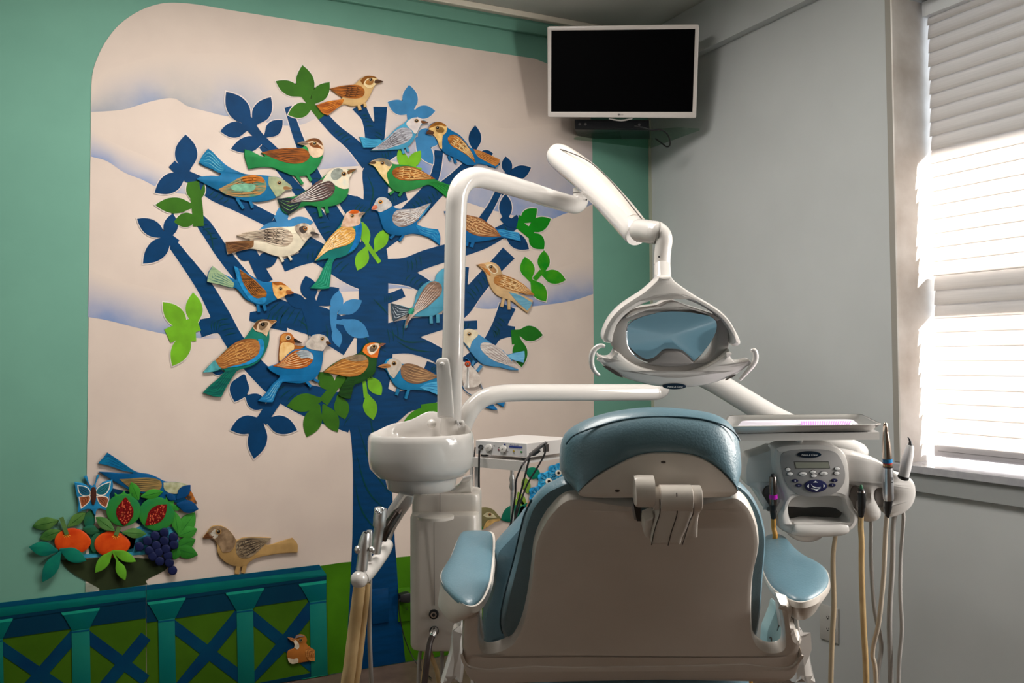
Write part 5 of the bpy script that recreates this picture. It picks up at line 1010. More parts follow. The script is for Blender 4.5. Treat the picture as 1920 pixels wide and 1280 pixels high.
# ---------------------------------------------------------------- delivery arms and instrument console
t = Thing('instrument_console', 'white instrument console with keypad on a jointed arm right of the chair', 'dental console')
t.part('support_tube').tube(tp([(858, 845, 2.46, .025), (862, 826, 2.46, .025), (867, 802, 2.46, .025), (876, 779, 2.46, .025), (890, 759, 2.47, .0245), (910, 745, 2.48, .0245), (938, 738, 2.50, .0245), (980, 736, 2.53, .0245), (1100, 735.5, 2.60, .0245), (1215, 735, 2.68, .0245), (1232, 734, 2.69, .024), (1241, 730, 2.69, .022), (1244, 722, 2.69, .020), (1245, 712, 2.69, .020)]), m_wht, 28)
t.part('balance_arm').tube(tp([(1238, 690, 2.70, .018), (1242, 690, 2.70, .028), (1262, 690, 2.69, .031), (1300, 698, 2.67, .032), (1340, 716, 2.64, .0325), (1400, 752, 2.59, .0325), (1460, 787, 2.54, .0325), (1540, 822, 2.47, .032), (1590, 842, 2.43, .031), (1612, 851, 2.41, .028), (1621, 855, 2.40, .018)]), m_plas, 28)
CD = 2.17; cm = PD(CD, tilt=.10, x=1520, y=920); cn = cm.n
def cq(s, n=4): return smooth(Q('T7', s), n)
bd = t.part('console_body')
bd.board(cq('250,560 330,525 400,500 430,485! 985,520! 1040,528 1120,545 1210,572 1290,610 1370,665 1430,700 1485,716 1515,755 1527,810 1520,870 1490,930 1440,975 1370,1005 1330,1010 1300,990! 1300,900 1345,880 1345,820 1290,790 1225,800 1212,850 1230,900 1265,960! 1262,1000 1235,1032 1180,1046 1125,1035 1100,1000! 1090,900 1142,870 1130,800 1060,770! 1000,760! 480,760! 455,990! 440,985! 490,880 480,800 430,770 385,790 375,850 400,900 400,960! 340,860 290,790 240,750'), cm, cn, .055, m_plas, r=.011, lift=-.004)
bd.board(cq('1000,540! 1345,640! 1345,800! 1200,940! 1110,900! 1060,900! 1000,760!'), cm, cn, .03, m_plas, lift=-.03)
for s_ in ('1275,860 40 85', '1085,880 42 95', '425,880 42 95'):
    c, rx, ry = s_.split(); a, b = map(float, c.split(',')); t.part('holder_recess').ell(1340+a/4, 720+b/4, float(rx)/4, float(ry)/4, cm, cn, .02, mat('recess_plastic', (132, 126, 122), .5), lift=-.024, seg=28)
fr = t.part('front_frame')
fo = cq('425,500 440,465 500,445 580,436 700,434 800,438 880,452 935,482 970,525 990,590 1000,680 1000,760 1000,840 1020,900 1062,955 1068,1000 1035,1065 985,1100 900,1128 760,1140 620,1132 540,1108 475,1070 455,1020 455,960 485,900 500,860 485,790 450,700 430,600')
hole = cq('545,940 550,890 580,850 640,832 760,830 880,832 945,850 975,890 985,950 978,1022 900,1028 760,1024 640,1028 575,1034 552,990')
fr.board(fo, cm, cn, .050, m_plas, r=.012, holes=[hole], lift=.018)
t.part('frame_back').board(cq('500,840 1020,840 1000,1060 520,1060'), cm, cn, .01, mat('back_cover_grey', (92, 90, 88), .5), lift=-.05)
t.part('grip_web').board(cq('555,925 620,938 700,945 760,940 850,940 930,950 985,975 985,860 900,822 640,822 560,850'), cm, cn, .008, m_plas, lift=-.022)
t.part('grip_bar').tube([(cm(1340+a/4, 720+b/4)+cn*.008, r) for a, b, r in ((565, 1068, .012), (590, 1072, .0165), (700, 1078, .0180), (800, 1080, .0180), (930, 1074, .0168), (985, 1064, .012))], m_plas, 24)
pn = t.part('keypad'); m_pad = mat('keypad_grey', (146, 144, 143), .35)
pn.board(cq('475,560 480,515 520,490 600,478 700,474 800,477 870,490 910,520 940,580 957,650 952,710 930,755 890,795 820,820 720,828 630,818 575,790 520,730 490,650'), cm, cn, .004, m_pad, r=.0008, lift=.0195)
lc = t.part('display'); lc.board(Q('T7', '573,563 833,563 845,617 585,617'), cm, cn, .001, mat('display_frame', (84, 84, 82), .3), lift=.0198); lc.board(Q('T7', '583,570 830,570 838,612 592,612'), cm, cn, .001, mat('display_lcd', (134, 136, 124), .15), lift=.0202)
bg = t.part('badge'); X = lambda a: 1340+a/4; Y = lambda b: 720+b/4
bg.ell(X(688), Y(512), 90/4, 25/4, cm, cn, .003, m_navy, lift=.0212, seg=32, r=.0006)
bg.text('Pelton', cm, X(630), Y(520), X(678), Y(520), 3.4, cn, m_ink, lift=.0216, shear=.3); bg.text('& Crane', cm, X(685), Y(520), X(748), Y(520), 3.4, cn, m_ink, lift=.0216, shear=.3)
m_btn = mat('button_white', (226, 224, 222), .35); m_nb = mat('button_navy', (30, 34, 74), .3); m_rg = mat('button_ring', (50, 50, 52), .4)
for a, b, rx, ry, c, sym in ((530, 622, 20, 12, 0, '+'), (546, 655, 22, 13, 0, '-'), (642, 655, 30, 15, 0, 'xx'), (797, 652, 30, 15, 0, 'xx'), (717, 642, 22, 13, 0, 'x'), (723, 669, 22, 13, 0, 'o'), (897, 617, 22, 12, 0, '-'), (893, 650, 22, 13, 0, '>'), (583, 707, 23, 12, 1, '1'), (610, 741, 23, 12, 1, '0'), (875, 704, 23, 12, 1, '3'), (860, 739, 23, 12, 1, '2')):
    p = t.part('button'); p.ell(X(a), Y(b), rx/4+.5, ry/4+.5, cm, cn, .0015, m_rg, lift=.0203, seg=20); p.ell(X(a), Y(b), rx/4-.2, ry/4-.2, cm, cn, .0025, m_nb if c else m_btn, lift=.0215, seg=20, r=.0004)
    p.text(sym, cm, X(a)-(2.6 if len(sym) > 1 else 1.0), Y(b)+1.2, X(a)+(2.6 if len(sym) > 1 else 1.0), Y(b)+1.2, 2.2, cn, m_ink if c else m_rg, lift=.0218)
rs = t.part('rocker_pad'); rs.ell(X(736), Y(745), 84/4, 47/4, cm, cn, .004, m_nb, lift=.0225, seg=36, r=.001)
for s_ in ('733,705 750,718 716,718', '740,783 757,771 723,771', '668,745 684,730 684,760', '806,743 791,728 791,758'): rs.board(Q('T7', s_), cm, cn, .0006, m_ink, lift=.0228)
rs.stroke(smooth(Q('T7', '700,730 715,748 740,756 772,752'), 4, False), 1.6, cm, cn, .0005, m_ink, lift=.0228); rs.stroke(smooth(Q('T7', '700,762 740,768 775,758'), 4, False), 1.0, cm, cn, .0005, m_ink, lift=.0228)
ub = t.part('under_shell'); ub.ball(cm(1520, 1001)-cn*.04, 1, m_plas, sx=.048, sy=.04, sz=.030, ax=(rt, cn, up))
t.part('tray_post').rod(cm(1500, 838)-cn*.02, D(1500, 818, 2.15), .0095, m_plas)
tz = D(1560, 815, 2.02).z
tp_ = t.part('tray_carrier'); P2 = PZ(tz); qa, qb, qc, qd = P2(1360, 820), P2(1649, 817), PZ(tz)(1612, 799), PZ(tz)(1374, 801)
tp_.loft([[v+Vector((0, 0, -.008)) for v in (qa, qb, qc, qd)], [v+Vector((0, 0, .008)) for v in (qa, qb, qc, qd)]], mat('carrier_plastic', (190, 186, 182), .3))
t.build()
# stainless tray
t = Thing('instrument_tray', 'shallow stainless steel tray resting above the console', 'tray')
zt = tz+.0105; 
def rrect(z, ins, rad=.035, n=6):
    P = [PZ(tz+.02)(*p) for p in ((1356, 804), (1650, 800), (1612, 780.5), (1369, 783))]; c = sum(P, Vector())/4; P = [p+(c-p).normalized()*ins*1.3 for p in P]; out = []
    for i in range(4):
        a, b, d = P[i-1], P[i], P[(i+1) % 4]; u, v = (a-b).normalized(), (d-b).normalized(); r_ = rad
        for k in range(n+1): s_ = k/n; out.append((b+u*r_)*(1-s_)**2+b*2*s_*(1-s_)+(b+v*r_)*s_**2)
    return [Vector((p.x, p.y, z)) for p in out]
t.part('tray_pan').loft([rrect(zt+.016, -.004), rrect(zt+.0145, -.006), rrect(zt+.0155, .0), rrect(zt+.004, .012), rrect(zt+.002, .018)], m_steel, cap0=False)
t.part('tray_underside').loft([rrect(zt+.0145, -.006), rrect(zt+.000, .010), rrect(zt-.0015, .018)], m_steel, cap0=False)
t.build()
tzp = zt+.0035; P3 = PZ(tzp)
pc = MB(); R = rrect(tzp, .03); pc.loft([R, [v+Vector((0, 0, .001)) for v in R]], mat('paper_liner', (214, 208, 220), .7))
single('paper_liner', pc, 'pale lilac paper liner lying in the steel tray', 'paper liner')
P4 = PZ(tzp+.006); mk = MB(); c4 = [P4(1503, 797.5), P4(1594, 796.5), P4(1598, 789.5), P4(1502, 790)]
m_st = mat('striped_bib', (226, 214, 232), .7); m_st2 = mat('bib_stripe', (190, 128, 206), .7)
mk.loft([[v-Vector((0, 0, .0045)) for v in c4], c4], m_st)
for i in range(22):
    a, b = (i+.0)/22, (i+.5)/22; q4 = [c4[0].lerp(c4[1], a), c4[0].lerp(c4[1], b), c4[3].lerp(c4[2], b), c4[3].lerp(c4[2], a)]
    u_ = Vector((0, 0, .0006)); o_ = cf3*.0006; mk.loft([[v-Vector((0, 0, .0045))+(o_ if k < 2 else -o_*0) for k, v in enumerate(q4)], [v+u_+(o_ if k < 2 else -o_*0) for k, v in enumerate(q4)]], m_st2)
single('folded_bib', mk, 'folded bib with pink and lilac stripes in the tray', 'bib')
# handpieces
def cpt(a, b, l): return cm(X(a), Y(b))+cn*l
def hp(name, label, segs, hose=None, extra=()):
    t = Thing(name, label, 'handpiece', None)
    for nm, L, mt in segs: t.part(nm).tube([(cpt(a, b, l), r) for a, b, l, r in L], mt, 20, sm=False)
    for f_ in extra: f_(t)
    if hose: t.part('hose').tube([(cpt(a, b, l) if a < 2000 else None, r) for a, b, l, r in hose[0]], hose[1], 14)
    t.build()
m_dchr = mat('dark_steel', (120, 112, 108), .22, metal=1.0); m_bst = mat('warm_steel', (176, 158, 144), .2, metal=1.0)
hp('dental_handpiece', 'dark steel handpiece with a magenta ring, nearest the headrest', [('handpiece_tip', [(416, 655, .022, .004), (416, 675, .022, .0045)], m_blk), ('handpiece_body', [(417, 672, .022, .007), (417, 682, .022, .0088), (419, 760, .022, .0092), (421, 880, .022, .0088)], m_dchr), ('colour_ring', [(420, 806, .022, .0097), (421, 838, .022, .0097)], mat('magenta_ring', (168, 20, 160), .3)),
    ('coupling', [(421, 878, .021, .0092), (424, 925, .018, .0070), (424, 935, .018, .0085), (428, 990, .014, .0062)], m_blk)], ([(428, 985, .014, .0058), (434, 1060, .01, .006), (440, 1150, .01, .006), (430, 1300, -.08, .006), (415, 1500, -.12, .006), (390, 1900, -.14, .006), (378, 2300, -.14, .006), (378, 3440, -.10, .006)], mat('hose_amber', (186, 136, 62), .4)))
hp('dental_handpiece', 'black handpiece coupling with a green tip in the middle holder', [('handpiece_tip', [(1070, 733, .024, .002), (1070, 742, .024, .004), (1072, 765, .024, .0042)], mat('green_tip', (28, 96, 64), .4)), ('coupling', [(1072, 762, .022, .006), (1073, 775, .022, .0085), (1075, 795, .022, .0098), (1075, 812, .022, .0088), (1077, 850, .022, .0095), (1078, 900, .020, .0090), (1079, 915, .018, .0075), (1081, 935, .016, .0078), (1083, 985, .012, .0055)], m_blk), ('coupling_ring', [(1073, 778, .022, .0088), (1073, 790, .022, .0100)], m_dchr)],
   ([(1083, 980, .012, .0065), (1086, 1060, .008, .0066), (1096, 1180, .005, .0068), (1102, 1400, .0, .0068), (1116, 1800, .0, .007), (1138, 2260, .0, .0072), (1160, 3440, .0, .0072)], m_hose))
hp('dental_handpiece', 'tall silver handpiece with a blue ring standing before the window', [('handpiece_head', [(1246, 272, .026, .003), (1246, 278, .026, .0048), (1247, 300, .026, .0052), (1248, 340, .026, .0058)], m_bst), ('handpiece_neck', [(1248, 338, .026, .0060), (1254, 420, .026, .0088), (1261, 535, .026, .0108)], m_bst), ('blue_ring', [(1261, 541, .026, .0112), (1263, 566, .026, .0112)], mat('blue_ring', (22, 106, 156), .3)), ('red_ring', [(1263, 566, .026, .0108), (1263, 574, .026, .0108)], mat('red_ring', (170, 40, 34), .3)),
    ('gold_ring', [(1263, 574, .026, .0106), (1264, 590, .026, .0106)], mat('gold_ring', (190, 150, 110), .25, metal=1.0)), ('dark_ring', [(1264, 594, .026, .0112), (1264, 603, .026, .0112)], m_dchr), ('handpiece_body', [(1264, 603, .026, .0108), (1265, 640, .026, .0118), (1267, 700, .026, .0124), (1268, 790, .026, .0126), (1271, 835, .026, .0118), (1272, 845, .026, .0105)], mat('light_steel', (206, 206, 210), .28, metal=1.0)),
    ('coupling', [(1272, 842, .024, .0105), (1276, 890, .020, .0085), (1277, 905, .018, .0092), (1282, 990, .010, .0042)], m_blk)], ([(1279, 975, .010, .0055), (1276, 1100, .005, .0056), (1274, 1280, .0, .0056), (1266, 1450, .0, .0056), (1232, 1780, .0, .0056), (1196, 2030, -.01, .0056), (1222, 2260, -.01, .0056), (1240, 3440, -.01, .0056)], mat('hose_cream', (180, 168, 152), .4)),
    extra=(lambda t: t.part('engraving').text('KL', lambda x, y: cm(x, y)+cn*.0388, X(1270), Y(668), X(1271), Y(722), 4.5, cn, m_blk, lift=0.0004),))
hp('ultrasonic_scaler', 'grey scaler with a curved black tip at the right end of the console', [('scaler_tip', [(1432, 388, .012, .0012), (1443, 402, .012, .0022), (1450, 420, .012, .003), (1451, 436, .012, .0042), (1451, 452, .012, .0075)], m_blk), ('handpiece_body', [(1451, 448, .012, .0078), (1447, 470, .012, .0098), (1437, 520, .012, .0112), (1424, 570, .012, .0128), (1412, 630, .012, .0128), (1402, 680, .012, .0118)], mat('scaler_grey', (186, 184, 184), .3)), ('holder_ring', [(1402, 676, .012, .0128), (1399, 692, .010, .0132)], m_blk)],
   ([(1404, 925, -.03, .0058), (1394, 985, -.03, .0058), (1378, 1100, -.03, .0058), (1372, 1400, -.03, .0062), (1350, 1780, -.03, .0064), (1358, 2260, -.03, .0066), (1370, 3440, -.03, .0066)], m_hoseg))
for nm, lab, L, mt in (('supply_hose', 'dull beige hose dropping from under the grip bar', [(1567, 1000, 2.19, .0052), (1562.5, 1035, 2.19, .0055), (1562, 1070, 2.19, .0060), (1563.5, 1135, 2.19, .0062), (1560, 1200, 2.19, .0062), (1557, 1320, 2.19, .0062)], mat('hose_dull', (164, 146, 120), .4)),
                       ('supply_hose', 'grey hose crossing behind the cream one right of the beige hose', [(1630, 960, 2.22, .0045), (1633, 985, 2.24, .0045), (1633, 1048, 2.24, .0048), (1639, 1137, 2.24, .0052), (1650, 1190, 2.25, .0055), (1652, 1218, 2.25, .0055), (1646, 1260, 2.25, .0055), (1645, 1320, 2.25, .0055)], m_hoseg),
                       ('supply_hose', 'thin grey hose twisted round the scaler hose at far right', [(1690, 940, 2.20, .0045), (1694, 970, 2.20, .0045), (1689, 1040, 2.23, .0046), (1688, 1110, 2.23, .0048), (1691, 1180, 2.23, .005), (1686, 1240, 2.23, .005), (1684, 1320, 2.23, .005)], m_hoseg)):
    single(nm, MB().tube(to_floor(L), mt, 14), lab, 'hose', 'hoses below the instrument console')
# ---------------------------------------------------------------- dental chair seen from behind
t = Thing('dental_chair', 'blue upholstered dental chair with a pale shell, seen from behind', 'dental chair')
# the back leans towards the camera at the top
pa, pb_ = D(1230, 940, 1.66), D(1230, 1250, 1.93); nb = (pb_-pa).cross(rt).normalized(); nb = -nb if nb.dot(fw) > 0 else nb
bm_ = lambda x, y: on(x, y, pa, nb)
sh = Q('P', '1069,937 1107,939 1148,946 1188,951! 1193,975! 1211,981! 1280,984! 1294,976! 1297,950! 1325,944 1364,936 1380,934 1396,942 1410,960 1421,987 1425,1015 1425,1030 1421,1055 1415,1080 1412,1110 1411,1147 1412,1180 1416,1200 1425,1215 1440,1224 1456,1225 1467,1221 1471,1210 1469,1177 1465,1152 1461,1132! 1480,1138! 1490,1148! 1483,1178! 1492,1180! 1499,1201! 1503,1202! 1504,1212 1501,1224 1498,1242 1492,1260 1480,1270 1455,1274 1425,1271! 1240,1269! 1075,1272! 900,1277! 884,1271 873,1256 868,1236 866,1218 866,1202! 868,1155! 900,1148! 899,1185 900,1208 905,1222 914,1226 930,1224 950,1216 962,1206 975,1182 985,1148 992,1108 997,1065 1001,1030 1010,1002 1024,976 1036,961 1052,945')
t.part('back_shell').board(smooth(sh, 4), bm_, nb, .030, m_shell, r=.013)
lb = t.part('lower_ledge'); lb.board(smooth(Q('P', '867,1222 873,1240 888,1249 915,1253! 1000,1247! 1080,1249! 1240,1247! 1400,1243! 1460,1250 1485,1246 1498,1232 1503,1222! 1500,1242 1492,1262 1480,1273 1455,1277! 1240,1273! 1075,1276! 900,1281! 884,1274 872,1258'), 3), bm_, nb, .02, m_shell, r=.006, lift=.004)
# back cushion behind the shell
cu = t.part('back_cushion')
co = smooth(Q('P', '1062,905 1044,912 1024,922 1008,936 993,957 984,980 976,1008 966,1050 956,1090 946,1130 940,1160 938,1185 942,1203 952,1216 975,1215! 1100,1225! 1300,1225! 1422,1213! 1431,1204 1437,1172 1441,1135 1444,1095 1447,1060 1449.5,1035 1449.5,1010 1444,981 1436,957 1421,931 1405,915 1392,908! 1240,900!'), 3)
NC = (1225, 1070); rings = []; FH = Vector((fw.x, fw.y, 0)).normalized()
for sc, back in ((.90, .030), (.955, .034), (.99, .048), (1.0, .070), (.985, .095), (.94, .112), (.86, .122), (.6, .126)):
    rings.append([bm_(NC[0]+(a-NC[0])*(1-(1-sc)*.75 if abs(a-NC[0]) > 150 else sc), NC[1]+(b-NC[1])*sc*(1+back*.18))+FH*back for a, b in co])
cu.loft(rings, m_blue)
t.part('cushion_piping').tube([(bm_(a-2, b)+FH*.060, .0018) for a, b in smooth(Q('P', '1000,945 986,975 978,1005 968,1048 957,1090 947,1130 941,1160 939,1185 943,1203'), 3, False)], m_piping, 8, sm=False)
# wing of the seat showing left of the back
wg = t.part('seat_wing'); wm = PD(2.06, x=950, y=1100)
wg.board(smooth(Q('P', '990,966 975,982 955,1004 938,1022 928,1036 925,1060 921,1100 912,1130 905,1150 904,1200 906,1225! 960,1228! 1050,1100! 1050,980!'), 4), wm, NV, .10, m_blue, r=.03)
# headrest
pc_ = D(1232, 860, 1.58); nh = (NV*math.cos(.30)-up*math.sin(.30)*1.0).normalized(); hm = lambda x, y: on(x, y, pc_, nh)
pl_ = smooth(Q('T4', '280,805 300,770 335,738 450,650 600,568 750,500 870,475 985,470 1100,474 1250,500 1400,580 1510,680 1580,765 1582,790 1555,812 1500,834 1350,838 1200,839 800,839 500,840 380,838 310,828'), 3)
ou = smooth(Q('T4', '178,690 170,610 178,500 198,405 250,332 410,240 600,183 800,152 960,143 1150,151 1400,182 1540,232 1612,302 1655,400 1674,500 1680,600 1670,680 1640,740 1580,792 1500,838 1350,848 1200,850 960,852 700,850 500,850 380,848 285,822 220,755'), 3)
def morph(k, m_=0):  # between plate outline and outer outline, matched by angle
    c = (1235, 880)
    def at_(C, an):
        best = min(C, key=lambda p: abs(((math.atan2(p[1]-c[1], p[0]-c[0])-an+math.pi) % (2*math.pi))-math.pi)); return best
    out = []
    for j in range(96):
        an = 2*math.pi*j/96; 
        def hit(C):
            for i in range(len(C)):
                a, b = C[i], C[(i+1) % len(C)]; dx, dy = math.cos(an), math.sin(an); ex_, ey_ = b[0]-a[0], b[1]-a[1]; det = dx*ey_-dy*ex_
                if abs(det) < 1e-9: continue
                ax2, ay2 = a[0]-c[0], a[1]-c[1]; s1 = (ax2*ey_-ay2*ex_)/det; s2 = (ax2*dy-ay2*dx)/det
                if s1 > 0 and -1e-6 <= s2 <= 1+1e-6: return (c[0]+dx*s1, c[1]+dy*s1)
            return at_(C, an)
        P_, O_ = hit(pl_), hit(ou); out.append((P_[0]+(O_[0]-P_[0])*k, P_[1]+(O_[1]-P_[1])*k))
    return out
hr = t.part('headrest_cushion'); rings = []
for k, back in ((-.06, .004), (0, .001), (.10, -.004), (.3, -.002), (.55, .008), (.78, .024), (.95, .044), (1.04, .068), (1.06, .088), (1.02, .108), (.88, .122), (.55, .130)):
    sc = 1-(1-.997)*0; rings.append([hm(a, b)+FH*back for a, b in morph(k)])
hr.loft(rings, m_blue)
sm_ = smooth(Q('T4', '190,420 205,395 250,350 340,308 470,265 600,228 800,195 980,188 1180,192 1330,210 1480,250 1570,300 1620,350 1640,390'), 3, False)
t.part('headrest_seam').tube([(hm(a, b)+FH*.034, .0016) for a, b in sm_], m_piping, 8, sm=False)
hp_ = t.part('headrest_plate'); hp_.board(pl_, hm, nh, .012, m_shell, r=.003, lift=.004)
for a, b in ((973, 541), (598, 776), (1258, 775)): hp_.ell(1020+a/4.364, 740+b/4.364, 4.6, 2.2, hm, nh, .001, m_seam, lift=.0045, seg=16)
# hinge of the headrest
hg = t.part('headrest_hinge'); hx = lambda a, b, l: hm(1020+a/4.364, 740+b/4.364)+nh*l
hg.tube([(hx(712, 690, .045), .0225), (hx(716, 690, .045), .0262), (hx(740, 688, .045), .0275), (hx(860, 690, .045), .0275)], m_shell, 32, sm=False)
for (xa, xb, ya, yb, l, w_) in ((856, 905, 735, 0, .05, .020), (900, 1158, 725, 0, .055, .0232), (1155, 1235, 735, 0, .05, .0225)):
    hg.tube([(hx(xa, ya, l), w_-.003), (hx(xa+6, ya, l), w_), (hx(xb-6, ya, l), w_), (hx(xb, ya, l), w_-.003)], m_shell, 28, sm=False)
lk = t.part('headrest_link')
lk.board(smooth(Q('T4', '900,700! 1158,700! 1160,790 1140,860 1105,950 1075,1010 1062,1058! 832,1056! 832,1010 845,950 870,870 895,800'), 2), hm, nh, .045, m_shell, r=.006, lift=.073)
lk.board(smooth(Q('T4', '1155,700! 1238,720! 1238,790 1215,840 1205,900 1200,1020! 1180,1035! 1075,1040! 1110,950 1140,860'), 2), hm, nh, .040, m_shell, r=.005, lift=.064)
lk.board(smooth(Q('T4', '785,890! 860,860! 850,930 832,1045! 800,1035 782,1000'), 2), hm, nh, .035, m_shell, r=.005, lift=.060)
for s_ in ('1026,640 1030,720 1030,800 1015,860 985,950 960,1055', '1158,720 1158,800 1130,860 1100,960 1072,1050', '895,690 895,800 870,880 850,950 830,1050'):
    t.part('link_groove').tube([(hm(a, b)+nh*(.0735+(.0 if k_ > 0 else 0)), .0009) for k_, (a, b) in enumerate(smooth(Q('T4', s_), 3, False))], m_seam, 6, sm=False)
t.part('shell_notch').board(smooth(Q('T4', '735,905! 790,905! 790,1030! 760,1030!'), 1), bm_, nb, .004, m_blk, lift=.001)
# armrests
def plane3(a, b, c):
    A, B, C = (D(*p) for p in (a, b, c)); n = (B-A).cross(C-A).normalized(); n = -n if n.z < 0 else n; return (lambda x, y: on(x, y, A, n)), n
am, an_ = plane3((870, 1135, 1.80), (960, 1135, 1.80), (905, 998, 2.22))
pad = smooth(Q('F5', '752,345 775,328 830,323 905,325 945,335 957,365 957,450 950,540 935,640 905,720 870,770 830,792 780,785 720,745 670,695 637,650 628,605 650,555 690,490 715,430 732,385'), 3)
ap = t.part('armrest_pad', label='left armrest pad'); ap.puff(pad, am, an_, .006, .016, m_blue, rings=8, pw=.42)
ab = t.part('armrest_base'); cx_, cy_ = 812, 1070
lo = [(a+(cx_-a)*.12, b+(cy_-b)*.02+18) for a, b in pad]
R0 = [am(a, b) for a, b in [(cx_+(a-cx_)*1.035, cy_+(b-cy_)*1.02) for a, b in pad]]; R1 = [v-an_*.012+(v-am(cx_, cy_))*.015 for v in R0]; R2 = [am(cx_+(a-cx_)*.80, cy_+(b-cy_)*.90)-an_*.034 for a, b in pad]; ctr = am(cx_, cy_)
ab.loft([[ctr+(v-ctr)*.92+an_*.001 for v in R0], R0, R1, R2, [ctr-an_*.037+(v-ctr)*.75 for v in R2]], m_shell)
am2, an2 = plane3((1440, 1135, 1.82), (1540, 1135, 1.80), (1450, 1003, 2.22))
pad2 = smooth(Q('T6', '760,205 800,178 840,168 885,172 930,198 1000,278 1085,342 1180,390 1235,438 1256,500 1242,560 1190,615 1110,658 1030,670 950,645 880,600 820,545 770,450 745,330'), 3)
ap = t.part('armrest_pad', label='right armrest pad'); ap.puff(pad2, am2, an2, .006, .016, m_blue, rings=8, pw=.42)
ab = t.part('armrest_base'); cx_, cy_ = 1495, 1070
R0 = [am2(a, b) for a, b in [(cx_+(a-cx_)*1.03, cy_+(b-cy_)*1.02) for a, b in pad2]]; ctr = am2(cx_, cy_); R1 = [v-an2*.012+(v-ctr)*.012 for v in R0]; R2 = [am2(cx_+(a-cx_)*.82, cy_+(b-cy_)*.90)-an2*.034 for a, b in pad2]
ab.loft([[ctr+(v-ctr)*.92+an2*.001 for v in R0], R0, R1, R2, [ctr-an2*.037+(v-ctr)*.75 for v in R2]], m_shell)
# armrest posts and hinge plates
for s_, d_, mt, nm in (('766,860! 825,860! 878,850! 900,1020! 890,1100! 765,1018!', 1.93, m_shell, 'armrest_post'), ('766,862! 785,862! 785,1016! 766,1018!', 1.90, m_plas, 'hinge_plate'), ('786,862! 824,862! 822,945! 795,945!', 1.925, m_dchr, 'hinge_pin_block')):
    t.part(nm).board(Q('F5', s_), PD(d_, x=870, y=1180), NV, .03, mt, r=.003, lift=.003 if 'hinge' in nm else 0)
for s_, d_, mt, nm in (('880,670! 955,740! 1020,745! 1050,960! 1010,990! 905,870!', 1.95, m_shell, 'armrest_post'), ('1008,745! 1020,750! 1052,965! 1022,960!', 1.92, m_plas, 'hinge_plate'), ('958,742! 1010,748! 1005,868! 975,868!', 1.94, m_dchr, 'hinge_pin_block')):
    t.part(nm).board(Q('T6', s_), PD(d_, x=1480, y=1180), NV, .03, mt, r=.003, lift=.003 if 'hinge' in nm else 0)
t.part('chrome_strip').board(smooth(Q('F5', '876,850 885,850 900,1000 903,1090 890,1085 882,1000'), 2), PD(1.97, x=900, y=1200), NV, .01, m_chrome, r=.002)
# side covers below the armrests
for s_, d_ in (('F5|760,915 725,925 700,960 690,1010 680,1100 650,1200 620,1300! 760,1300! 775,1150! 765,1020!', 2.02), ('T6|1045,870! 1075,905 1105,980 1130,1060 1150,1180 1180,1300! 1000,1300! 1000,1150! 1055,1020!', 2.04)):
    r_, s2 = s_.split('|'); t.part('side_cover').board(smooth(Q(r_, s2), 4), PD(d_, x=1200, y=1180), NV, .06, m_wht, r=.022)
# pale panel behind the right opening, with two slots
sp = t.part('seat_side_panel'); spm = PD(2.25, x=1455, y=1200); sp.board(smooth(Q('T6', '868,690 850,740 815,830 792,890 785,960 780,1060 800,1100! 950,1100! 930,1000! 920,850! 895,720!'), 4), spm, NV, .05, mat('pale_teal_plastic', (140, 172, 176), .3), r=.01)
for s_ in ('868,758 882,800 885,840 872,885', '808,945 820,935 826,955 832,1050'): t.part('panel_slot').stroke(smooth(Q('T6', s_), 4, False), 1.8, spm, NV, .001, m_seam, lift=.001)
# seat and pedestal below the frame edge
st = t.part('seat'); rh = cr3; s0 = D(1205, 1200, 1.98); rings = []
for q, hw_, zb_, zt_ in ((-.02, .12, .44, .50), (.0, .20, .41, .54), (.05, .245, .40, .565), (.30, .255, .40, .56), (.60, .25, .40, .54), (.95, .235, .38, .52), (1.25, .21, .32, .46), (1.32, .18, .33, .44), (1.34, .10, .36, .41)):
    R = []
    for k in range(32):
        a = 2*math.pi*k/32; c_a, s_a = math.cos(a), math.sin(a); sx = abs(c_a)**.45*(1 if c_a > 0 else -1); sz = abs(s_a)**.6*(1 if s_a > 0 else -1)
        p = s0+FH*q+rh*(hw_*sx); R.append(Vector((p.x, p.y, (zb_+zt_)/2+(zt_-zb_)/2*sz)))
    rings.append(R)
st.loft(rings, m_blue)
bs_ = D(1200, 1290, 2.45); base = Vector((bs_.x, bs_.y, 0))
t.part('pedestal').tube([(base+Vector((0, 0, 0.0)), .26), (base+Vector((0, 0, .06)), .25), (base+Vector((0, 0, .10)), .14), (base+Vector((0, 0, .40)), .12), (base+Vector((0, 0, .46)), .2)], m_shell, 32, sm=False)
t.build()
# ---------------------------------------------------------------- surgery box on its stand, cables, sockets
FL, FR, BRr = D(892, 824.5, 2.97), D(988, 831, 2.85), None
ztop = D(988, 831, 2.85).z; FL = PZ(ztop)(892, 824.5); FR = PZ(ztop)(988, 831); BRr = PZ(ztop)(1018, 817)
u1 = (FR-FL); w1 = u1.length; u1.normalize(); v1 = (BRr-FR); v1 -= u1*v1.dot(u1); d1 = max(v1.length, .20); v1.normalize(); hh = .046
t = Thing('electrosurgery_box', 'white control box with two dials standing on the metal shelf', 'control box')
cc = (FL+FR)/2+v1*d1/2-Vector((0, 0, hh/2)); t.part('casing').box(cc, (w1, d1, hh), mat('box_white', (212, 206, 202), .4), ax=(u1, v1, Vector((0, 0, 1))))
fm = lambda x, y: on(x, y, FL, -v1); nf1 = -v1
t.part('front_panel').board(Q('F6', '208,292 818,330 816,488 208,452'), fm, nf1, .002, mat('box_panel', (178, 176, 176), .4), lift=.0015)
f6 = lambda a, b: (860+a/6.4, 780+b/6.4)
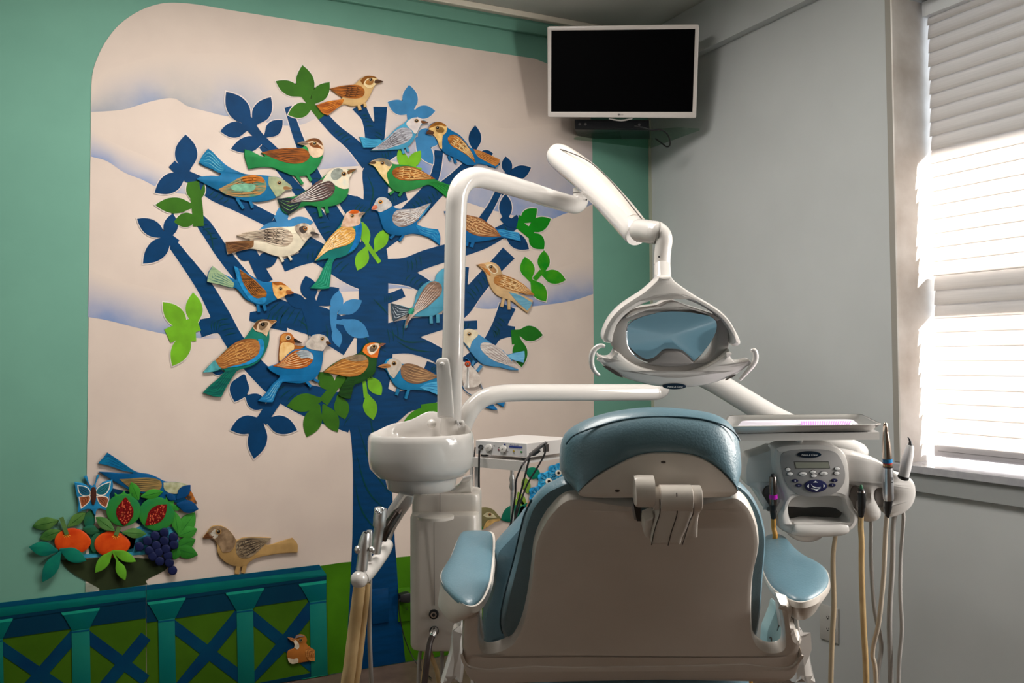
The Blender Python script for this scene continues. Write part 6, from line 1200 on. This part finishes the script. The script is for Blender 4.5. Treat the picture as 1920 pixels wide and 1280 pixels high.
for a, b, r in ((272, 372, 30), ): s_ = t.part('socket'); s_.ell(*f6(a, b), r/6.4, r/6.4, fm, nf1, .003, m_blk, lift=.004, r=.0006)
for a, b in ((372, 375), (545, 392)):
    s_ = t.part('dial'); s_.ell(*f6(a, b), 6.2, 6.4, fm, nf1, .006, m_plas, lift=.008, r=.001); s_.stroke([f6(a-14, b+8), f6(a, b), f6(a+6, b-5)], 1, fm, nf1, .0004, m_seam, lift=.0085, taper=False)
lb_ = t.part('printed_label'); m_bi = mat('blue_ink', (34, 50, 120), .5); lb_.board([f6(612, 355), f6(768, 364), f6(768, 384), f6(612, 374)], fm, nf1, .0004, m_bi, lift=.002)
lb_.text('Parkell', fm, *f6(618, 352), *f6(724, 358), 2.2, nf1, m_bi, lift=.002); lb_.text('electrosurgery', fm, *f6(614, 386), *f6(768, 396), 1.6, nf1, m_bi, lift=.002)
for a, b, c in ((665, 418, (150, 130, 40)), (757, 427, (40, 120, 60)), (486, 402, (120, 40, 60)), (557, 338, (40, 50, 110))):
    t.part('indicator').ell(*f6(a, b), 1.9, 1.7, fm, nf1, .001, mat('indicator_%d' % a, c, .3), lift=.003, seg=14)
for a, b in ((430, 356), (592, 424), (486, 376), (270, 428), (376, 425), (556, 440), (668, 450)): lb_.ell(*f6(a, b), 1.6, .6, fm, nf1, .0003, m_seam, lift=.0019, seg=8)
for a in (.1, .9): t.part('foot').box(FL+u1*w1*a+v1*.02-Vector((0, 0, hh+.004)), (.02, .02, .008), m_blk, ax=(u1, v1, Vector((0, 0, 1))))
t.part('side_grille').box((FR+v1*.10-Vector((0, 0, hh*.5)))+u1*.0005, (.002, .03, .024), m_seam, ax=(u1, v1, Vector((0, 0, 1))))
t.build(bevel=.002)
t = Thing('shelf_stand', 'grey metal shelf stand with thin legs under the control box', 'stand'); zs_ = ztop-hh-.009
ctr = Vector((cc.x, cc.y, zs_-.004)); t.part('shelf_plate').box(ctr-v1*.0, (w1+.012, d1+.03, .006), m_plas, ax=(u1, v1, Vector((0, 0, 1))))
t.part('shelf_lip').box(FL.lerp(FR, .5)+Vector((0, 0, zs_-ztop-.016))-v1*.016, (w1+.012, .003, .030), mat('stand_grey', (176, 172, 168), .4), ax=(u1, v1, Vector((0, 0, 1))))
pp_ = D(960, 875, 2.93); t.part('pole').tube([(Vector((pp_.x, pp_.y, .0)), .006), (Vector((pp_.x, pp_.y, zs_-.01)), .006)], m_steel, 14, sm=False)
t.part('pole_collar').tube([(Vector((pp_.x, pp_.y, .80)), .006), (Vector((pp_.x, pp_.y, .81)), .010), (Vector((pp_.x, pp_.y, .825)), .0075), (Vector((pp_.x, pp_.y, .835)), .010), (Vector((pp_.x, pp_.y, .85)), .006)], m_steel, 14, sm=False)
for a in (884, 893): q5 = D(a, 870, 2.99); t.part('leg').tube([(Vector((q5.x, q5.y, 0)), .006), (Vector((q5.x, q5.y, zs_-.005)), .006)], MATS['stand_grey'], 10, sm=False)
t.build()
for lab, L, r in (('black cable hanging from the front socket of the control box', [(902.5, 838, 2.93, .0045), (899.5, 843, 2.91, .0035), (898.5, 852, 2.91, .0032), (898, 900, 2.93, .0032), (898.5, 935, 2.95, .0035), (898, 1010, 2.98, .0035), (898, 1200, 3.0, .0035)], 0),
                  ('thin black cable down the left edge of the stand', [(891, 838, 3.02, .002), (886.5, 880, 3.02, .002), (885, 930, 3.02, .002), (885, 1200, 3.02, .002)], 0),
                  ('black cable hanging straight from the pen electrode, leftmost of three', [(979, 872, 2.8, .0028), (968, 899, 2.8, .003), (966, 928, 2.8, .003), (958, 980, 2.8, .003), (950, 1012, 2.8, .003), (940, 1180, 2.8, .003)], 0),
                  ('black cable in the middle of the three below the pen', [(993, 858, 2.79, .0035), (986, 885, 2.79, .003), (979, 913, 2.79, .003), (969, 952, 2.79, .003), (963, 985, 2.79, .003), (955, 1012, 2.79, .003), (950, 1180, 2.79, .003)], 0),
                  ('black cable looping right from the pen end behind the headrest', [(1021, 831, 2.78, .0028), (1023, 842, 2.78, .0028), (1019, 856, 2.78, .0028), (1004, 882, 2.78, .0028), (990, 905, 2.78, .0028), (977, 938, 2.78, .0028), (968, 968, 2.78, .0028), (955, 1016, 2.78, .0028), (950, 1180, 2.78, .0028)], 0)):
    single('black_cable', MB().tube(to_floor(L, .03), m_blk, 10), lab, 'cable', 'black cables of the control box')
t = Thing('electrode_pen', 'dark grey electrode pen clipped at the corner of the control box', 'electrode pen')
t.part('pen_body').tube(tp([(1025, 828, 2.79, .004), (1023.5, 830, 2.79, .0058), (1012, 838, 2.79, .0060), (1000, 847, 2.79, .0050), (990, 858, 2.79, .0040), (979, 872, 2.79, .0030)]), mat('pen_grey', (84, 80, 80), .35), 14, sm=False)
t.part('holder_clip').tube(tp([(1012, 843, 2.80, .006), (1001, 850, 2.80, .0075), (994, 852, 2.81, .006)]), mat('clip_dark', (52, 50, 50), .4), 12, sm=False)
t.build()
def outlet(name, label, pm, nrm, x0, y0, x1, y1, sk, mt, sock):
    t = Thing(name, label, 'outlet'); w_ = x1-x0
    t.part('cover_plate').board([(x0, y0), (x1, y0+sk*w_), (x1, y1+sk*w_), (x0, y1)], pm, nrm, .006, mt, r=.0015)
    for k in sock:
        s_ = t.part('receptacle'); cx_, cy_ = x0+w_*k[0], y0+(y1-y0)*k[1]+sk*w_*k[0]; s_.ell(cx_, cy_, k[2], k[2]*.95, pm, nrm, .001, mt, lift=.0008)
        for dx in (-.35, .35): s_.board([(cx_+dx*k[2]-.7, cy_-k[2]*.45), (cx_+dx*k[2]+.5, cy_-k[2]*.45), (cx_+dx*k[2]+.5, cy_+k[2]*.15), (cx_+dx*k[2]-.7, cy_+k[2]*.15)], pm, nrm, .0004, m_blk, lift=.0012)
        s_.ell(cx_, cy_+k[2]*.5, 1.2, 1.2, pm, nrm, .0004, m_blk, lift=.0012, seg=10)
    t.build()
outlet('wall_outlet', 'grey four-socket outlet low on the window wall behind the hoses', RW(.008), (-1, 0, 0), 1537, 1131, 1571, 1196, .32, mat('outlet_grey', (186, 184, 180), .4), [(.46, .32, 5.5), (.46, .66, 5.5), (.80, .30, 5.5), (.80, .64, 5.5)])
outlet('wall_outlet', 'green painted outlet beside the tree trunk with a black plug', wmap(.012), NW, 747, 1103, 771, 1166, -.1, m_md, [(.65, .60, 5)])
t = Thing('blank_plate', 'dark blue painted cover plate on the foot of the tree trunk', 'cover plate'); t.part('cover_plate').board(Q('F5', '192,690! 298,678! 300,895! 198,912!'), wmap(.011), NW, .006, m_tree, r=.002)
t.build()
t = Thing('black_plug', 'black plug with a thin cable in the green outlet', 'plug'); t.part('plug_body').board(smooth(Q('F5', '372,725! 425,712! 440,715! 440,768! 425,776! 375,770!'), 2), wmap(.045), NW, .032, m_blk, r=.003)
t.part('cable').tube([(W0(.04)(750, 1122), .0022), (W0(.04)(748, 1128), .0022), (W0(.03)(749, 1150), .0022), (W0(.03)(757, 1190), .0022), (W0(.05)(772, 1228), .0022), (W0(.12)(790, 1255), .0022), (Vector((W0(.2)(800, 1270).x, -.25, .012)), .0022)], m_blk, 8)
t.build()
